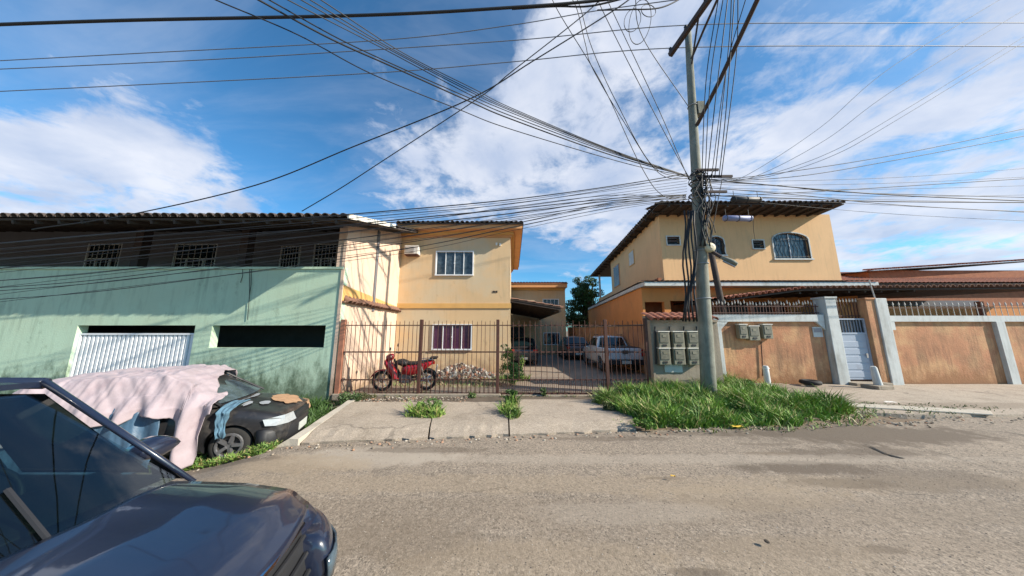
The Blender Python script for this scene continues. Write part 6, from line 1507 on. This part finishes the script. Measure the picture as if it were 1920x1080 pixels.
for i, (px, py, rx, h) in enumerate(((1230, 770, .30, .38), (1270, 790, .35, .30), (1400, 735, .4, .38), (1360, 770, .4, .30), (1480, 760, .4, .30), (1310, 745, .4, .4), (1210, 800, .25, .25))):
    tuft(px, py, .06, rx, h, 1300, 'broad leaved weed clump in the verge, '+['below the cement wall', 'at the front left', 'right of the pole', 'in front of the pole', 'towards the right end', 'just left of the pole foot', 'at the front left corner'][i], 60+i, ((.05,.12,.015),(.16,.29,.04)), .04)
    bpy.data.objects[-1] if False else None
for o in bpy.data.objects:
    if str(o.get('label')).startswith('broad leaved weed clump in the verge'): o['group'] = 'weed clumps in the verge'

for (px, py, rx, n, hm, lab) in ((803, 778, .45, 900, .34, 'bright grass sprouting round the weed clump on the slab'), (958, 768, .22, 700, .36, 'grass sprouting along the slab joint below the third fence post'), (1150, 757, .5, 1200, .45, 'tall dry grass spilling from the verge onto the slab edge'), (962, 712, .6, 900, .25, 'grass round the foot of the shrub inside the gate')):
    q = G(px, py, .08); ry = rx*.6 if px != 958 else .9
    blades('grass', scatter([(q.x+rx*math.cos(a), q.y+ry*math.sin(a)) for a in [k*math.pi/4 for k in range(8)]], n, lambda x, y: .07, px, 3), lab, 'grass', .04, hm, .009, ((.06,.13,.02),(.20,.32,.05),(.34,.30,.12)), .9)
# ------------------------------------------------------------------ rubble, small things
def rock(r, seed, flat=.7):
    bm = bmesh.new(); bmesh.ops.create_icosphere(bm, subdivisions=1, radius=r); rg = random.Random(seed)
    for v in bm.verts: v.co *= .75+.5*rg.random(); v.co.z *= flat
    vs = [tuple(v.co) for v in bm.verts]; fs = [tuple(v.index for v in f.verts) for f in bm.faces]; bm.free(); return vs, fs
def rubble():
    q = G(865, 708, .08); cx, cy = q.x, 11.3; rg = random.Random(5); V = []; Fs = []; col = []
    for i in range(620):
        a = rg.uniform(0, 6.28); d = rg.random()**.6; x = cx+math.cos(a)*d*1.35; y = cy+math.sin(a)*d*.7; hh = .52*(1-d)**.8+.1*noise.noise(Vector((x*3, y*3, 0)))
        r = rg.uniform(.03, .10)*(1.4 if rg.random() < .12 else 1); vs, fs = rock(r, i); n = len(V); ca, sa = math.cos(a*3), math.sin(a*3)
        V += [(x+vx*ca-vy*sa, y+vx*sa+vy*ca, .09+max(0, hh)*rg.uniform(.3, 1.05)+vz_) for vx, vy, vz_ in vs]; Fs += [tuple(n+k for k in f) for f in fs]
        c = random.choice([(.36,.32,.27), (.48,.45,.40), (.24,.20,.16), (.33,.15,.09), (.22,.11,.07), (.36,.28,.19), (.16,.14,.12)]); col += [c+(1,)]*len(vs)
    me = bpy.data.meshes.new('rubble_heap'); me.from_pydata(V, [], Fs); ca = me.color_attributes.new('tone', 'FLOAT_COLOR', 'POINT'); ca.data.foreach_set('color', np.array(col, dtype=np.float32).reshape(-1)); me.materials.append(M['rubble'])
    o = link('rubble_heap', me); tag(o, 'heap of broken concrete and brick rubble against the ochre house', 'rubble', kind='stuff')
    # core mound so that nothing shows through
    mb = MB(); n = 24
    for i in range(n+1):
        for j in range(n+1):
            x = -1.35+2.7*i/n; y = -.75+1.5*j/n; d = min(1, math.hypot(x/1.35, y/.75)); mb.v.append((cx+x, cy+y, .075+.42*(1-d)**.9+.03*noise.noise(Vector((x*5, y*5, 0)))*(1-d)))
    w = n+1; mb.f = [(i*w+j, i*w+j+1, (i+1)*w+j+1, (i+1)*w+j) for i in range(n) for j in range(n)]; structure('soil_mound', mb, 'soil', smooth=True)
    V = []; Fs = []; col = []
    for i in range(900):
        z = .0
        k = i % 3
        if k == 0: x = rg.uniform(-4.0, -1.2); y = rg.uniform(7.3, 7.95); z = .095
        elif k == 1: x = rg.uniform(7.2, 14); y = rg.uniform(5.9, 7.2); z = .03
        else: x = rg.uniform(-5, 9); y = kerb(x)-abs(rg.gauss(0, .12))-.02; z = hz(x, y)
        r = rg.uniform(.008, .028); vs, fs = rock(r, i+900, .6); n = len(V); V += [(x+a_, y+b_, z+c_) for a_, b_, c_ in vs]; Fs += [tuple(n+q_ for q_ in f) for f in fs]
        c = random.choice([(.45,.40,.33), (.30,.25,.19), (.20,.16,.12), (.38,.22,.14)]); col += [c+(1,)]*len(vs)
    me = bpy.data.meshes.new('gravel'); me.from_pydata(V, [], Fs); ca = me.color_attributes.new('tone', 'FLOAT_COLOR', 'POINT'); ca.data.foreach_set('color', np.array(col, dtype=np.float32).reshape(-1)); me.materials.append(M['rubble'])
    tag(link('gravel', me), 'loose gravel and grit lying along the kerb', 'gravel', kind='stuff')
    V = []; Fs = []; col = []
    for i in range(9000):
        x = rg.uniform(-3, 9); y = rg.uniform(.9, 4.9); r = rg.uniform(.002, .0065)*(1.6 if i % 97 == 0 else 1); vs, fs = rock(r, i % 50, .5); n = len(V); z = hz(x, y)+rn(x, y)-.005
        V += [(x+a_, y+b_, z+c_) for a_, b_, c_ in vs]; Fs += [tuple(n+q_ for q_ in f) for f in fs]
        c = random.choice([(.46,.41,.35), (.26,.22,.17), (.10,.08,.065), (.34,.29,.23), (.15,.12,.1)]); col += [c+(1,)]*len(vs)
    me = bpy.data.meshes.new('road_grit'); me.from_pydata(V, [], Fs); ca = me.color_attributes.new('tone', 'FLOAT_COLOR', 'POINT'); ca.data.foreach_set('color', np.array(col, dtype=np.float32).reshape(-1)); me.materials.append(M['rubble'])
    tag(link('road_grit', me), 'fine loose grit scattered over the road surface', 'gravel', kind='stuff')
rubble()
def wooden_board():
    a = P(838, 707, 10.9); b = P(885, 709, 10.7); o = MB().beam(a, b, .14, .03).build('plank', 'wood_dark'); tag(o, 'brown wooden board lying on the rubble heap', 'board')
wooden_board()
def stones():
    for (px, py, r, lab) in ((1438, 1016, .022, 'lone dark pebble lying in the middle of the road'), (1605, 768, .08, 'dark stone at the tip of the grass verge'), (1590, 760, .06, 'grey stone just behind the dark stone at the verge tip'), (1590, 742, .05, 'broken stone on the pale kerb strip')):
        q = G(px, py, .03); vs, fs = rock(r, int(px), .6); o = MB().add([(q.x+a_, q.y+b_, q.z+r*.25+c_) for a_, b_, c_ in vs], fs).build('stone', 'dirt_dark'); tag(o, lab, 'stone')
stones()
def bollards():
    a = G(1441, 727, .05); t = thing('bollard', 'short white post standing in the grass before the orange wall', 'bollard', tuple(a))
    zt = .75; MB().tube([(a.x, a.y, 0), (a.x-.01, a.y, zt-.03), (a.x-.01, a.y, zt)], [.085, .08, .06], 14).build('post', 'white_plaster', t, autosm=True)
    MB().torus((a.x, a.y, zt-.08), .083, .012, 'z', 16, 6).build('collar', 'white_metal', t)
    b = G(1645, 728, .05); t = thing('bollard', 'leaning white post on a square concrete foot before the metal door', 'bollard', tuple(b))
    MB().obox((b.x, b.y, .10), (.28, .02, 0), (-.02, .22, 0), (0, 0, .055)).build('foot', 'cement', t, bevel=.015)
    MB().tube([(b.x+.05, b.y, .155), (b.x+.01, b.y, .70), (b.x+.0, b.y, .74)], [.10, .075, .055], 12).build('post', 'white_plaster', t, autosm=True)
bollards()
def tyre_and_bag():
    q = G(1488, 716, .08); t = thing('old_tyre', 'black old tyre lying against the orange wall behind the grass', 'tyre', (q.x, 9.55, .1))
    MB().torus((q.x, 9.62, .17), .20, .085, 'z', 26, 8, .9).build('casing', 'rubber_black', t, smooth=True); MB().torus((q.x, 9.62, .17), .125, .018, 'z', 20, 6).build('bead', 'plastic_black', t, smooth=True)
    q = G(1375, 803, .02)
    for i, (px, py, m, lab) in enumerate(((1382, 801, 'litter_yellow', 'scrap of yellow plastic litter at the front edge of the verge'), (1668, 755, 'litter_white', 'white scrap of litter on the dirt at the right'), (905, 741, 'litter_white', 'small white scrap of litter at the fence foot'), (1262, 895, 'litter_yellow', 'tiny yellow leaf on the road'))):
        q = G(px, py, .03); mb = MB(); n = 5; s = (.11, .16, .05, .03)[i]
        for a in range(n+1):
            for b in range(n+1): mb.v.append((q.x+(a/n-.5)*s*1.8, q.y+(b/n-.5)*s*.7, q.z+.02+.025*noise.noise(Vector((a*.9, b*.9, i)))))
        w = n+1; mb.f = [(a*w+b, a*w+b+1, (a+1)*w+b+1, (a+1)*w+b) for a in range(n) for b in range(n)]; o = mb.build('litter', m, smooth=True); tag(o, lab, 'litter')
tyre_and_bag()
